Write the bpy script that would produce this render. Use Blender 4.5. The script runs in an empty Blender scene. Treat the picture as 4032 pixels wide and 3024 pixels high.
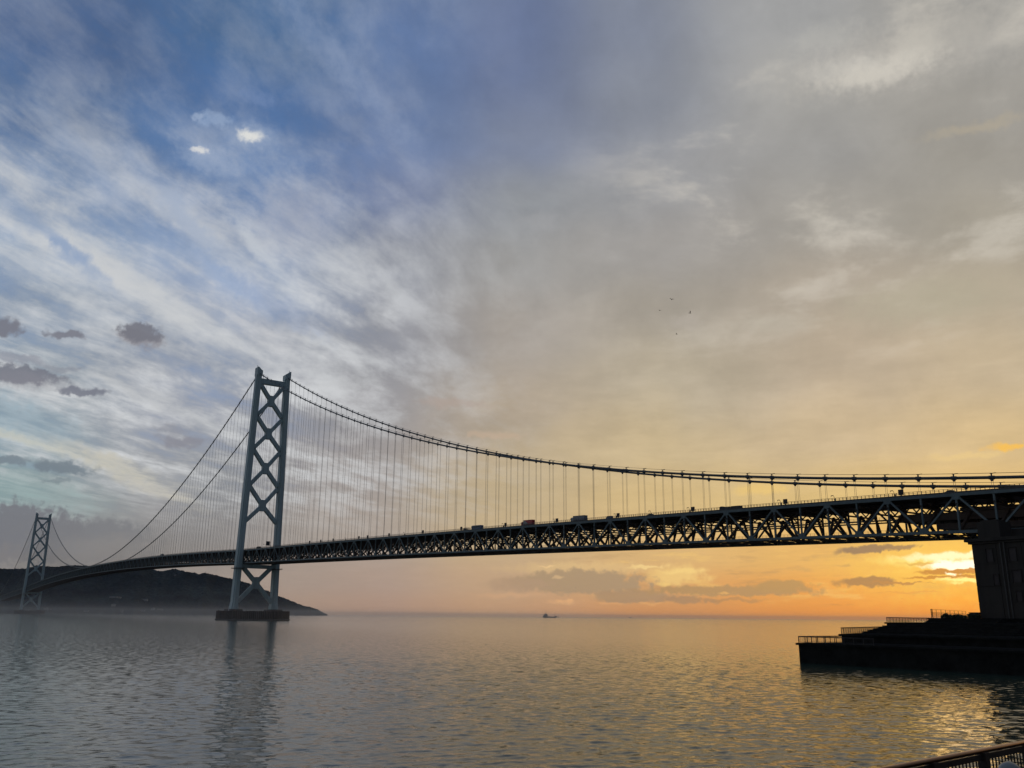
import bpy, bmesh, math, random
import numpy as np
from mathutils import Vector, Matrix, noise as mnoise

random.seed(7)
rng = np.random.default_rng(7)
SC = bpy.context.scene
COL = SC.collection
R = math.radians

# ------------------------------------------------------------------ camera
# world: X runs along the bridge (0 = near tower, 1991 = far tower), Y towards
# the viewer's side of the bridge, Z up, water at 0; metres.
CX, CY, CZ = -1016.32, 345.20, 7.40
YAW, PITCH, ROLL, FPX = -0.606253, 0.261535, 0.0091483, 3409.8
PW, PH = 4032.0, 3024.0
Fv = Vector((math.cos(YAW) * math.cos(PITCH), math.sin(YAW) * math.cos(PITCH), math.sin(PITCH)))
R0 = Fv.cross(Vector((0, 0, 1))).normalized()
U0 = R0.cross(Fv)
Rv = R0 * math.cos(ROLL) + U0 * math.sin(ROLL)
Uv = U0 * math.cos(ROLL) - R0 * math.sin(ROLL)
CAM = Vector((CX, CY, CZ))
FA = Vector((math.cos(YAW), math.sin(YAW), 0))       # level forward
RA = Vector((math.sin(YAW), -math.cos(YAW), 0))      # level right

cd = bpy.data.cameras.new('camera')
cam = bpy.data.objects.new('camera', cd)
COL.objects.link(cam)
m = Matrix((Rv, Uv, -Fv)).transposed().to_4x4()
m.translation = CAM
cam.matrix_world = m
cd.sensor_width = 36.0
cd.lens = FPX / PW * 36.0
cd.clip_start = 0.1
cd.clip_end = 60000
SC.camera = cam


def ray(u, v):
    return (Fv + Rv * ((u - PW / 2) / FPX) - Uv * ((v - PH / 2) / FPX)).normalized()


def azel(u, v):
    d = ray(u, v)
    return math.degrees(math.atan2(d.dot(RA), d.dot(FA))), math.degrees(math.asin(d.z))


def at_dist(u, v, dist):
    return CAM + ray(u, v) * dist


def on_y(u, v, y):
    d = ray(u, v)
    return CAM + d * ((y - CY) / d.y)


def on_x(u, v, x):
    d = ray(u, v)
    return CAM + d * ((x - CX) / d.x)


def project(P):
    d = Vector(P) - CAM
    z = d.dot(Fv)
    return PW / 2 + FPX * d.dot(Rv) / z, PH / 2 - FPX * d.dot(Uv) / z


# ------------------------------------------------------------------ helpers
def tag(o, label=None, cat=None, group=None, kind=None):
    if label: o['label'] = label
    if cat: o['category'] = cat
    if group: o['group'] = group
    if kind: o['kind'] = kind
    return o


def empty(name, loc=(0, 0, 0), rz=0.0, parent=None):
    o = bpy.data.objects.new(name, None)
    COL.objects.link(o)
    o.location = loc
    o.rotation_euler = (0, 0, rz)
    o.empty_display_size = 0.5
    if parent: o.parent = parent
    return o


class MB:
    def __init__(s):
        s.v, s.f = [], []

    def add(s, vs, fs):
        b = len(s.v)
        s.v += [tuple(x) for x in vs]
        s.f += [tuple(i + b for i in f) for f in fs]
        return s

    def box(s, x0, x1, y0, y1, z0, z1):
        vs = [(x0, y0, z0), (x1, y0, z0), (x1, y1, z0), (x0, y1, z0), (x0, y0, z1), (x1, y0, z1), (x1, y1, z1), (x0, y1, z1)]
        return s.add(vs, [(0, 3, 2, 1), (4, 5, 6, 7), (0, 1, 5, 4), (1, 2, 6, 5), (2, 3, 7, 6), (3, 0, 4, 7)])

    def cbox(s, x, y, z, w, d, h):
        return s.box(x - w / 2, x + w / 2, y - d / 2, y + d / 2, z, z + h)

    def bar(s, a, b, w, h=None, up=(0, 0, 1)):
        """rectangular bar from a to b; w sideways, h along up"""
        h = h or w
        a, b = Vector(a), Vector(b)
        t = (b - a).normalized()
        up = Vector(up)
        sd = t.cross(up)
        if sd.length < 1e-4: sd = t.cross(Vector((1, 0, 0)))
        sd.normalize()
        n = sd.cross(t)
        vs = []
        for p in (a, b):
            for i, j in ((-1, -1), (1, -1), (1, 1), (-1, 1)):
                vs.append(p + sd * (i * w / 2) + n * (j * h / 2))
        return s.add(vs, [(0, 1, 2, 3), (7, 6, 5, 4), (0, 4, 5, 1), (1, 5, 6, 2), (2, 6, 7, 3), (3, 7, 4, 0)])

    def tube(s, pts, r, n=8, caps=True):
        pts = [Vector(p) for p in pts]
        b = len(s.v)
        rs = r if isinstance(r, (list, tuple)) else [r] * len(pts)
        for i, p in enumerate(pts):
            t = (pts[min(i + 1, len(pts) - 1)] - pts[max(i - 1, 0)]).normalized()
            sd = t.cross(Vector((0, 0, 1)))
            if sd.length < 1e-3: sd = Vector((1, 0, 0))
            sd.normalize()
            up = sd.cross(t)
            for k in range(n):
                a = 2 * math.pi * k / n
                s.v.append(tuple(p + sd * (rs[i] * math.cos(a)) + up * (rs[i] * math.sin(a))))
        for i in range(len(pts) - 1):
            for k in range(n):
                k2 = (k + 1) % n
                s.f.append((b + i * n + k, b + i * n + k2, b + (i + 1) * n + k2, b + (i + 1) * n + k))
        if caps:
            s.f.append(tuple(b + k for k in reversed(range(n))))
            s.f.append(tuple(b + (len(pts) - 1) * n + k for k in range(n)))
        return s

    def prism(s, poly, z0, z1):
        n = len(poly)
        vs = [(x, y, z0) for x, y in poly] + [(x, y, z1) for x, y in poly]
        fs = [tuple(reversed(range(n))), tuple(range(n, 2 * n))]
        for i in range(n):
            j = (i + 1) % n
            fs.append((i, j, n + j, n + i))
        return s.add(vs, fs)

    def extrude_y(s, poly, y0, y1):
        """poly in (x,z), extruded along y"""
        n = len(poly)
        vs = [(x, y0, z) for x, z in poly] + [(x, y1, z) for x, z in poly]
        fs = [tuple(range(n)), tuple(reversed(range(n, 2 * n)))]
        for i in range(n):
            j = (i + 1) % n
            fs.append((j, i, n + i, n + j))
        return s.add(vs, fs)

    def build(s, name, mat, parent=None, smooth=False, loc=None, fix=True):
        me = bpy.data.meshes.new(name)
        me.from_pydata(s.v, [], s.f)
        if fix:
            bm = bmesh.new(); bm.from_mesh(me)
            bmesh.ops.recalc_face_normals(bm, faces=bm.faces)
            bm.to_mesh(me); bm.free()
        if smooth:
            me.polygons.foreach_set('use_smooth', [True] * len(me.polygons))
        for mt in (mat if isinstance(mat, (list, tuple)) else [mat]):
            me.materials.append(mt)
        o = bpy.data.objects.new(name, me)
        COL.objects.link(o)
        if parent: o.parent = parent
        if loc is not None: o.location = loc
        return o


def srgb(c):
    return tuple(((x / 255) / 12.92 if x / 255 <= 0.04045 else ((x / 255 + 0.055) / 1.055) ** 2.4) for x in c)


# ------------------------------------------------------------------ materials
def material(name, base, rough=0.6, metal=0.0, var=0.25, scale=0.5, streak=False, bump=0.0, bscale=6.0, spec=0.5):
    mt = bpy.data.materials.new(name)
    mt.use_nodes = True
    nt = mt.node_tree
    b = nt.nodes['Principled BSDF']
    b.inputs['Roughness'].default_value = rough
    b.inputs['Metallic'].default_value = metal
    b.inputs['Specular IOR Level'].default_value = spec
    tc = nt.nodes.new('ShaderNodeTexCoord')
    mp = nt.nodes.new('ShaderNodeMapping')
    mp.inputs['Scale'].default_value = (1, 1, 0.12) if streak else (1, 1, 1)
    nt.links.new(tc.outputs['Object'], mp.inputs['Vector'])
    n = nt.nodes.new('ShaderNodeTexNoise')
    n.inputs['Scale'].default_value = scale
    n.inputs['Detail'].default_value = 6
    n.inputs['Roughness'].default_value = 0.65
    nt.links.new(mp.outputs['Vector'], n.inputs['Vector'])
    cr = nt.nodes.new('ShaderNodeValToRGB')
    lo = tuple(c * (1 - var) for c in base) + (1,)
    hi = tuple(min(1, c * (1 + var)) for c in base) + (1,)
    cr.color_ramp.elements[0].color = lo
    cr.color_ramp.elements[0].position = 0.3
    cr.color_ramp.elements[1].color = hi
    cr.color_ramp.elements[1].position = 0.7
    nt.links.new(n.outputs['Fac'], cr.inputs['Fac'])
    nt.links.new(cr.outputs['Color'], b.inputs['Base Color'])
    if bump > 0:
        n2 = nt.nodes.new('ShaderNodeTexNoise')
        n2.inputs['Scale'].default_value = bscale
        n2.inputs['Detail'].default_value = 5
        nt.links.new(tc.outputs['Object'], n2.inputs['Vector'])
        bp = nt.nodes.new('ShaderNodeBump')
        bp.inputs['Strength'].default_value = bump
        bp.inputs['Distance'].default_value = 0.05
        nt.links.new(n2.outputs['Fac'], bp.inputs['Height'])
        nt.links.new(bp.outputs['Normal'], b.inputs['Normal'])
    return mt


M = {}
M['tower'] = material('tower_paint', (0.48, 0.58, 0.57), 0.55, 0, 0.18, 0.25, True)
M['truss'] = material('truss_paint', (0.14, 0.18, 0.18), 0.6, 0, 0.2, 0.4, True)
M['under'] = material('floor_steel', (0.085, 0.055, 0.038), 0.7, 0, 0.25, 0.3)
M['cable'] = material('cable_wrap', (0.09, 0.095, 0.095), 0.5, 0, 0.15, 0.2)
M['hanger'] = material('hanger_rope', (0.24, 0.24, 0.23), 0.6, 0, 0.15, 0.1)
M['railsteel'] = material('rail_steel', (0.08, 0.075, 0.065), 0.5, 0, 0.2, 1.0)
M['asphalt'] = material('road_asphalt', (0.05, 0.05, 0.05), 0.9, 0, 0.25, 2.0)
M['pier'] = material('pier_concrete', (0.17, 0.15, 0.13), 0.9, 0, 0.4, 0.35, True, 0.4, 1.2)
M['pilewood'] = material('fender_rust', (0.10, 0.07, 0.055), 0.9, 0, 0.5, 0.6, True, 0.5, 2.0)
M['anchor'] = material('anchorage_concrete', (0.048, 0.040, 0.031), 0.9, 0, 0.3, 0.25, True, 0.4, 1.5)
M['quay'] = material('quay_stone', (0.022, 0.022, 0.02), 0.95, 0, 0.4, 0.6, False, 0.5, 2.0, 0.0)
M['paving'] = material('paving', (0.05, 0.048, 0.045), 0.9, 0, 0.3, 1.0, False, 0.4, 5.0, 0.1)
M['bronze'] = material('handrail_bronze', (0.30, 0.17, 0.10), 0.28, 1.0, 0.2, 3.0)
M['darkrail'] = material('rail_brown', (0.035, 0.027, 0.022), 0.55, 0, 0.3, 3.0)
M['glass'] = material('dark_glass', (0.02, 0.025, 0.03), 0.1, 0, 0.1, 1.0)
M['tyre'] = material('tyre_rubber', (0.02, 0.02, 0.02), 0.9, 0, 0.2, 4.0)
M['busblue'] = material('bus_paint', (0.10, 0.17, 0.30), 0.35, 0, 0.1, 0.6)
M['red'] = material('red_paint', (0.55, 0.03, 0.035), 0.4, 0, 0.1, 0.5)
M['cream'] = material('pale_livery', (0.45, 0.42, 0.38), 0.45, 0, 0.1, 0.5)
M['white'] = material('white_paint', (0.62, 0.62, 0.62), 0.45, 0, 0.1, 0.5)
M['dark'] = material('dark_paint', (0.035, 0.035, 0.04), 0.45, 0, 0.2, 0.8)
M['greyp'] = material('grey_paint', (0.25, 0.25, 0.26), 0.5, 0, 0.15, 0.6)
M['bird'] = material('bird_feather', (0.03, 0.026, 0.022), 0.8, 0, 0.3, 8.0)
M['hull'] = material('ship_hull', (0.05, 0.055, 0.065), 0.6, 0, 0.2, 0.1)
M['shipup'] = material('ship_house', (0.14, 0.14, 0.14), 0.6, 0, 0.15, 0.2)
M['leaf'] = material('shrub_leaf', (0.04, 0.055, 0.025), 0.7, 0, 0.4, 3.0)
M['bark'] = material('shrub_bark', (0.06, 0.045, 0.03), 0.9, 0, 0.3, 5.0)
M['house'] = material('house_wall', (0.30, 0.295, 0.28), 0.8, 0, 0.1, 0.1)
M['roof'] = material('house_roof', (0.12, 0.12, 0.13), 0.8, 0, 0.2, 0.2)
M['cabinet'] = material('cabinet_steel', (0.06, 0.045, 0.04), 0.6, 0, 0.2, 1.0)
M['lid'] = material('lamp_lid', (0.30, 0.30, 0.27), 0.35, 0.2, 0.2, 6.0)
M['sandstrip'] = material('shore_rock', (0.16, 0.15, 0.13), 0.9, 0, 0.4, 0.05)


def forest_material():
    mt = bpy.data.materials.new('hill_forest')
    mt.use_nodes = True
    nt = mt.node_tree
    b = nt.nodes['Principled BSDF']
    b.inputs['Roughness'].default_value = 0.95
    b.inputs['Specular IOR Level'].default_value = 0.1
    tc = nt.nodes.new('ShaderNodeTexCoord')
    a = nt.nodes.new('ShaderNodeTexNoise'); a.inputs['Scale'].default_value = 0.004; a.inputs['Detail'].default_value = 8
    c = nt.nodes.new('ShaderNodeTexVoronoi'); c.inputs['Scale'].default_value = 0.055
    nt.links.new(tc.outputs['Object'], a.inputs['Vector'])
    nt.links.new(tc.outputs['Object'], c.inputs['Vector'])
    cr = nt.nodes.new('ShaderNodeValToRGB')
    cr.color_ramp.elements[0].color = (0.009, 0.019, 0.026, 1); cr.color_ramp.elements[0].position = 0.38
    cr.color_ramp.elements[1].color = (0.070, 0.095, 0.090, 1); cr.color_ramp.elements[1].position = 0.68
    nt.links.new(a.outputs['Fac'], cr.inputs['Fac'])
    mx = nt.nodes.new('ShaderNodeMixRGB'); mx.blend_type = 'MULTIPLY'; mx.inputs['Fac'].default_value = 0.75
    nt.links.new(cr.outputs['Color'], mx.inputs['Color1'])
    nt.links.new(c.outputs['Distance'], mx.inputs['Color2'])
    nt.links.new(mx.outputs['Color'], b.inputs['Base Color'])
    return mt


M['forest'] = forest_material()


def water_material():
    mt = bpy.data.materials.new('sea_water')
    mt.use_nodes = True
    nt = mt.node_tree
    b = nt.nodes['Principled BSDF']
    b.inputs['Base Color'].default_value = (0.040, 0.070, 0.050, 1)
    b.inputs['Roughness'].default_value = 0.085
    b.inputs['IOR'].default_value = 1.33
    tc = nt.nodes.new('ShaderNodeTexCoord')
    hs = []
    for sc, w, ang, sy in ((1.6, 0.9, 25, 0.5), (5.2, 0.30, -15, 0.55), (0.3, 1.6, 40, 0.5)):
        mp = nt.nodes.new('ShaderNodeMapping')
        mp.inputs['Rotation'].default_value = (0, 0, R(ang))
        mp.inputs['Scale'].default_value = (1, sy, 1)
        nt.links.new(tc.outputs['Object'], mp.inputs['Vector'])
        n = nt.nodes.new('ShaderNodeTexNoise')
        n.inputs['Scale'].default_value = sc
        n.inputs['Detail'].default_value = 3
        n.inputs['Roughness'].default_value = 0.55
        nt.links.new(mp.outputs['Vector'], n.inputs['Vector'])
        k = nt.nodes.new('ShaderNodeMath'); k.operation = 'MULTIPLY'; k.inputs[1].default_value = w
        nt.links.new(n.outputs['Fac'], k.inputs[0])
        hs.append(k)
    s1 = nt.nodes.new('ShaderNodeMath'); s1.operation = 'ADD'
    nt.links.new(hs[0].outputs[0], s1.inputs[0]); nt.links.new(hs[1].outputs[0], s1.inputs[1])
    s2 = nt.nodes.new('ShaderNodeMath'); s2.operation = 'ADD'
    nt.links.new(s1.outputs[0], s2.inputs[0]); nt.links.new(hs[2].outputs[0], s2.inputs[1])
    bp = nt.nodes.new('ShaderNodeBump')
    bp.inputs['Strength'].default_value = 1.0
    bp.inputs['Distance'].default_value = 0.030
    nt.links.new(s2.outputs[0], bp.inputs['Height'])
    # wavelets too small for the mesh still tilt the surface, near and far alike
    mp = nt.nodes.new('ShaderNodeMapping')
    mp.inputs['Rotation'].default_value = (0, 0, R(-12))
    mp.inputs['Scale'].default_value = (0.8, 0.45, 1)
    nt.links.new(tc.outputs['Object'], mp.inputs['Vector'])
    n = nt.nodes.new('ShaderNodeTexNoise')
    n.inputs['Scale'].default_value = 1.9
    n.inputs['Detail'].default_value = 2
    nt.links.new(mp.outputs['Vector'], n.inputs['Vector'])
    sb = nt.nodes.new('ShaderNodeVectorMath'); sb.operation = 'SUBTRACT'; sb.inputs[1].default_value = (0.5, 0.5, 0.5)
    nt.links.new(n.outputs['Color'], sb.inputs[0])
    ml = nt.nodes.new('ShaderNodeVectorMath'); ml.operation = 'MULTIPLY'; ml.inputs[1].default_value = (0.36, 0.36, 0.0)
    nt.links.new(sb.outputs[0], ml.inputs[0])
    ad = nt.nodes.new('ShaderNodeVectorMath'); ad.operation = 'ADD'
    nt.links.new(ml.outputs[0], ad.inputs[0]); nt.links.new(bp.outputs['Normal'], ad.inputs[1])
    nm = nt.nodes.new('ShaderNodeVectorMath'); nm.operation = 'NORMALIZE'
    nt.links.new(ad.outputs[0], nm.inputs[0])
    nt.links.new(nm.outputs[0], b.inputs['Normal'])
    return mt


M['water'] = water_material()

# ------------------------------------------------------------------ sky (world)
SUN_AZ, SUN_EL = azel(3770, 2240)
W = bpy.data.worlds.new('World')
SC.world = W
W.use_nodes = True
wt = W.node_tree
wt.nodes.clear()


class NT:
    def __init__(s, t): s.t = t

    def n(s, typ, **kw):
        nd = s.t.nodes.new(typ)
        for k, v in kw.items(): setattr(nd, k, v)
        return nd

    def put(s, sock, v):
        if hasattr(v, 'is_linked') or isinstance(v, bpy.types.NodeSocket): s.t.links.new(v, sock)
        else: sock.default_value = v

    def math(s, op, a, b=None, c=None, clamp=False):
        nd = s.n('ShaderNodeMath', operation=op, use_clamp=clamp)
        s.put(nd.inputs[0], a)
        if b is not None: s.put(nd.inputs[1], b)
        if c is not None: s.put(nd.inputs[2], c)
        return nd.outputs[0]

    def vmath(s, op, a, b=None, c=None):
        nd = s.n('ShaderNodeVectorMath', operation=op)
        s.put(nd.inputs[0], a)
        if b is not None: s.put(nd.inputs[1], b)
        if c is not None: s.put(nd.inputs[2], c)
        return nd.outputs['Value'] if op in ('DOT_PRODUCT', 'LENGTH') else nd.outputs['Vector']

    def smooth(s, x, a, b, lo=0.0, hi=1.0):
        nd = s.n('ShaderNodeMapRange', interpolation_type='SMOOTHSTEP')
        s.put(nd.inputs[0], x)
        for i, v in zip((1, 2, 3, 4), (a, b, lo, hi)): s.put(nd.inputs[i], v)
        return nd.outputs[0]

    def mix(s, f, a, b, mode='MIX'):
        nd = s.n('ShaderNodeMixRGB', blend_type=mode)
        s.put(nd.inputs[0], f)
        s.put(nd.inputs[1], a if not isinstance(a, tuple) else tuple(a[:3]) + (1,))
        s.put(nd.inputs[2], b if not isinstance(b, tuple) else tuple(b[:3]) + (1,))
        return nd.outputs[0]

    def noise(s, vec, scale, detail=4, rough=0.55, dist=0.0):
        nd = s.n('ShaderNodeTexNoise')
        s.put(nd.inputs['Vector'], vec)
        nd.inputs['Scale'].default_value = scale
        nd.inputs['Detail'].default_value = detail
        nd.inputs['Roughness'].default_value = rough
        nd.inputs['Distortion'].default_value = dist
        return nd

    def comb(s, x, y, z=0.0):
        nd = s.n('ShaderNodeCombineXYZ')
        for i, v in enumerate((x, y, z)): s.put(nd.inputs[i], v)
        return nd.outputs[0]


N = NT(wt)
D = N.n('ShaderNodeTexCoord').outputs['Generated']
sep = N.n('ShaderNodeSeparateXYZ'); wt.links.new(D, sep.inputs[0])
dz = sep.outputs[2]
fx = N.vmath('DOT_PRODUCT', D, tuple(FA))
rx = N.vmath('DOT_PRODUCT', D, tuple(RA))
AZ = N.math('MULTIPLY', N.math('ARCTAN2', rx, fx), 57.29578)
EL = N.math('MULTIPLY', N.math('ARCSINE', dz), 57.29578)
# gentle large-scale wandering of the colour bands
nw = N.noise(D, 3.2, 3, 0.5)
nws = N.n('ShaderNodeSeparateColor'); wt.links.new(nw.outputs['Color'], nws.inputs[0])
AZW = N.math('ADD', AZ, N.math('MULTIPLY', N.math('SUBTRACT', nws.outputs[0], 0.5), 9.0))
ELK = N.smooth(EL, 0.0, 12.0)
ELW = N.math('ADD', EL, N.math('MULTIPLY', N.math('MULTIPLY', N.math('SUBTRACT', nws.outputs[1], 0.5), 8.0), ELK))

# colour columns: display x (of 2212) and [(display y, sRGB) ...]
COLS = [
    (40, [(1330, (142, 137, 133)), (1240, (143, 140, 138)), (1190, (150, 153, 152)), (1060, (140, 162, 165)), (950, (148, 165, 175)), (850, (150, 162, 172)), (700, (150, 162, 178)), (560, (152, 168, 190)), (430, (132, 152, 182)), (250, (88, 115, 155)), (20, (72, 98, 140))]),
    (440, [(1330, (168, 149, 132)), (1240, (158, 147, 139)), (1150, (148, 145, 145)), (1000, (158, 160, 164)), (850, (160, 164, 174)), (700, (162, 170, 184)), (590, (155, 170, 194)), (450, (115, 140, 180)), (330, (92, 126, 174)), (200, (74, 108, 156)), (20, (68, 104, 148))]),
    (850, [(1330, (184, 152, 132)), (1250, (178, 156, 142)), (1150, (172, 160, 150)), (1000, (162, 155, 152)), (850, (156, 154, 157)), (700, (150, 151, 158)), (550, (142, 146, 158)), (400, (122, 134, 164)), (250, (106, 126, 164)), (30, (98, 120, 160))]),
    (1110, [(1330, (202, 160, 124)), (1250, (198, 166, 134)), (1150, (200, 176, 138)), (1050, (194, 174, 140)), (900, (178, 163, 144)), (750, (168, 160, 152)), (600, (158, 156, 154)), (450, (147, 150, 155)), (300, (126, 135, 157)), (100, (108, 122, 155)), (10, (106, 121, 156))]),
    (1440, [(1330, (220, 152, 92)), (1270, (216, 163, 108)), (1200, (221, 182, 124)), (1100, (214, 186, 134)), (1000, (203, 182, 144)), (850, (183, 171, 150)), (700, (169, 161, 149)), (550, (164, 160, 156)), (400, (156, 156, 158)), (200, (140, 145, 157)), (20, (132, 139, 156))]),
    (1790, [(1330, (236, 150, 66)), (1280, (235, 162, 80)), (1200, (230, 180, 104)), (1080, (221, 190, 128)), (950, (206, 184, 149)), (800, (190, 174, 152)), (650, (177, 166, 151)), (500, (166, 161, 153)), (350, (161, 159, 156)), (200, (168, 166, 162)), (20, (164, 164, 164))]),
    (2150, [(1330, (250, 152, 48)), (1280, (250, 164, 54)), (1220, (252, 190, 84)), (1100, (228, 188, 112)), (950, (214, 187, 140)), (800, (197, 179, 150)), (650, (182, 170, 150)), (500, (168, 161, 148)), (350, (163, 158, 149)), (200, (164, 160, 153)), (20, (157, 155, 151))]),
]
EMAX = 45.0
eln = N.math('DIVIDE', ELW, EMAX, clamp=True)
cols = []
for dx, st in COLS:
    cr = N.n('ShaderNodeValToRGB')
    ra = cr.color_ramp
    ra.interpolation = 'EASE'
    az0 = azel(dx * 1.8228, 1500)[0]
    pts = sorted((max(0.0, azel(dx * 1.8228, y * 1.8228)[1]) / EMAX, srgb(c)) for y, c in st)
    while len(ra.elements) < len(pts): ra.elements.new(0.5)
    for e, (p, c) in zip(ra.elements, pts):
        e.position = p; e.color = c + (1,)
    wt.links.new(eln, cr.inputs[0])
    cols.append((az0, cr.outputs[0]))
base = cols[0][1]
for (a0, _), (a1, c1) in zip(cols[:-1], cols[1:]):
    base = N.mix(N.smooth(AZW, a0, a1), base, c1)
# the sky outside the photograph: right of it a warm glow fading, behind the viewer a dim blue dusk
back = N.mix(N.smooth(EL, 0, 35), srgb((74, 82, 92)), srgb((48, 66, 94)))
AAZ = N.math('ABSOLUTE', AZ)
base = N.mix(N.smooth(AAZ, 42, 85), base, back)
base = N.mix(N.smooth(EL, 46, 70), base, srgb((56, 78, 114)))

# cloud deck seen in perspective: directions projected on a flat layer
den = N.math('MAXIMUM', N.math('ADD', dz, 0.05), 0.04)
SA = R(11)
al = N.math('ADD', N.math('MULTIPLY', fx, math.cos(SA)), N.math('MULTIPLY', rx, math.sin(SA)))
ac = N.math('SUBTRACT', N.math('MULTIPLY', rx, math.cos(SA)), N.math('MULTIPLY', fx, math.sin(SA)))
pa = N.math('DIVIDE', al, den)
pc = N.math('DIVIDE', ac, den)
bw = N.noise(N.comb(pa, pc), 0.8, 4, 0.5)
bws = N.n('ShaderNodeSeparateColor'); wt.links.new(bw.outputs['Color'], bws.inputs[0])
pa2 = N.math('ADD', pa, N.math('MULTIPLY', bws.outputs[0], 0.5))
pc2 = N.math('ADD', pc, N.math('MULTIPLY', bws.outputs[1], 0.4))
# cirrus streaks, strongest on the left
lis = N.noise(D, 26.0, 7, 0.62)
st1 = N.noise(N.comb(N.math('MULTIPLY', pa2, 0.6), N.math('MULTIPLY', pc2, 1.6)), 1.9, 9, 0.60)
st2 = N.noise(N.comb(N.math('MULTIPLY', pa2, 1.3), N.math('MULTIPLY', pc2, 2.6), 3.7), 3.2, 8, 0.62)
sm = N.math('ADD', N.math('MULTIPLY', st1.outputs[0], 0.58), N.math('ADD', N.math('MULTIPLY', st2.outputs[0], 0.26), N.math('MULTIPLY', lis.outputs[0], 0.16)))
LEFT = N.smooth(AZW, 6, -16)
lm = N.math('MULTIPLY', LEFT, N.smooth(EL, 4, 9))
streak = N.smooth(sm, 0.43, 0.62)
hi_fade = N.smooth(ELW, 33, 19, 0.22, 1.0)
f1 = N.math('MULTIPLY', N.math('MULTIPLY', streak, lm), N.math('MULTIPLY', hi_fade, 0.88))
base = N.mix(f1, base, srgb((214, 216, 218)))
gap = N.math('MULTIPLY', N.smooth(sm, 0.50, 0.36), N.math('MULTIPLY', N.math('MULTIPLY', lm, N.smooth(AZW, -5, -17)), N.smooth(EL, 8, 16, 0.2, 0.45)))
base = N.mix(gap, base, srgb((104, 136, 182)))
# lumpy altostratus everywhere
lu = N.noise(N.comb(pa2, pc2, 9.1), 2.3, 7, 0.6)
lu2 = N.noise(N.comb(pa2, pc2, 4.0), 6.0, 5, 0.6)
lum = N.math('ADD', N.math('MULTIPLY', lu.outputs[0], 0.7), N.math('MULTIPLY', lu2.outputs[0], 0.3))
lk = N.smooth(lum, 0.28, 0.72, 0.92, 1.09)
li = N.noise(D, 13.0, 8, 0.62, 0.3)
lk = N.math('MULTIPLY', lk, N.smooth(li.outputs[0], 0.30, 0.70, 0.95, 1.06))
lkm = N.math('ADD', 1.0, N.math('MULTIPLY', N.math('SUBTRACT', lk, 1.0), N.smooth(EL, 3, 14, 0.35, 1.0)))
base = N.mix(1.0, base, N.comb(lkm, lkm, lkm), 'MULTIPLY')
# bright patches in the upper right
bp_ = N.math('MULTIPLY', N.smooth(lum, 0.50, 0.66), N.math('MULTIPLY', N.smooth(AZ, 2, 16), N.smooth(EL, 12, 26)))
base = N.mix(N.math('MULTIPLY', bp_, 0.6), base, srgb((218, 211, 198)))

# single clouds: [u, v, half width, half height (photo px), sRGB or linear, opacity, softness]
P = N.comb(AZ, EL)
w1 = N.vmath('MULTIPLY', N.vmath('SUBTRACT', N.noise(D, 34, 2, 0.5).outputs['Color'], (0.5, 0.5, 0.5)), (2.0, 1.0, 0))
w2 = N.vmath('MULTIPLY', N.vmath('SUBTRACT', N.noise(D, 110, 4, 0.6).outputs['Color'], (0.5, 0.5, 0.5)), (1.1, 0.75, 0))
PW1 = N.vmath('ADD', P, N.vmath('ADD', w1, w2))
w3 = N.vmath('MULTIPLY', N.vmath('SUBTRACT', N.noise(D, 60, 3, 0.55).outputs['Color'], (0.5, 0.5, 0.5)), (2.4, 0.55, 0))
PW2 = N.vmath('ADD', P, N.vmath('ADD', w3, N.vmath('MULTIPLY', w2, (0.6, 0.4, 0))))
EDGE = N.math('MULTIPLY', N.math('SUBTRACT', N.noise(D, 120, 5, 0.62).outputs[0], 0.5), 1.25)


def cloud(bs, u, v, hw, hh, col, op=1.0, soft=0.35, low=False, rot=0, tex=None):
    a, e = azel(u, v)
    k = math.cos(R(e))
    wa, wh = hw / 59.5 / k, hh / 59.5
    src = PW2 if low else PW1
    if rot:
        nd = N.n('ShaderNodeVectorRotate', rotation_type='Z_AXIS')
        wt.links.new(src, nd.inputs['Vector'])
        nd.inputs['Center'].default_value = (a, e, 0)
        nd.inputs['Angle'].default_value = R(rot)
        src = nd.outputs[0]
    vv = N.vmath('MULTIPLY_ADD', src, (1 / wa, 1 / wh, 0), (-a / wa, -e / wh, 0))
    r = N.math('ADD', N.vmath('LENGTH', vv), EDGE)
    mk = N.smooth(r, 1 + soft, 1 - soft, 0.0, op)
    if tex is not None: mk = N.math('MULTIPLY', mk, tex)
    c = col if max(col) <= 4 else srgb(col)
    return N.mix(mk, bs, c)


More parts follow.
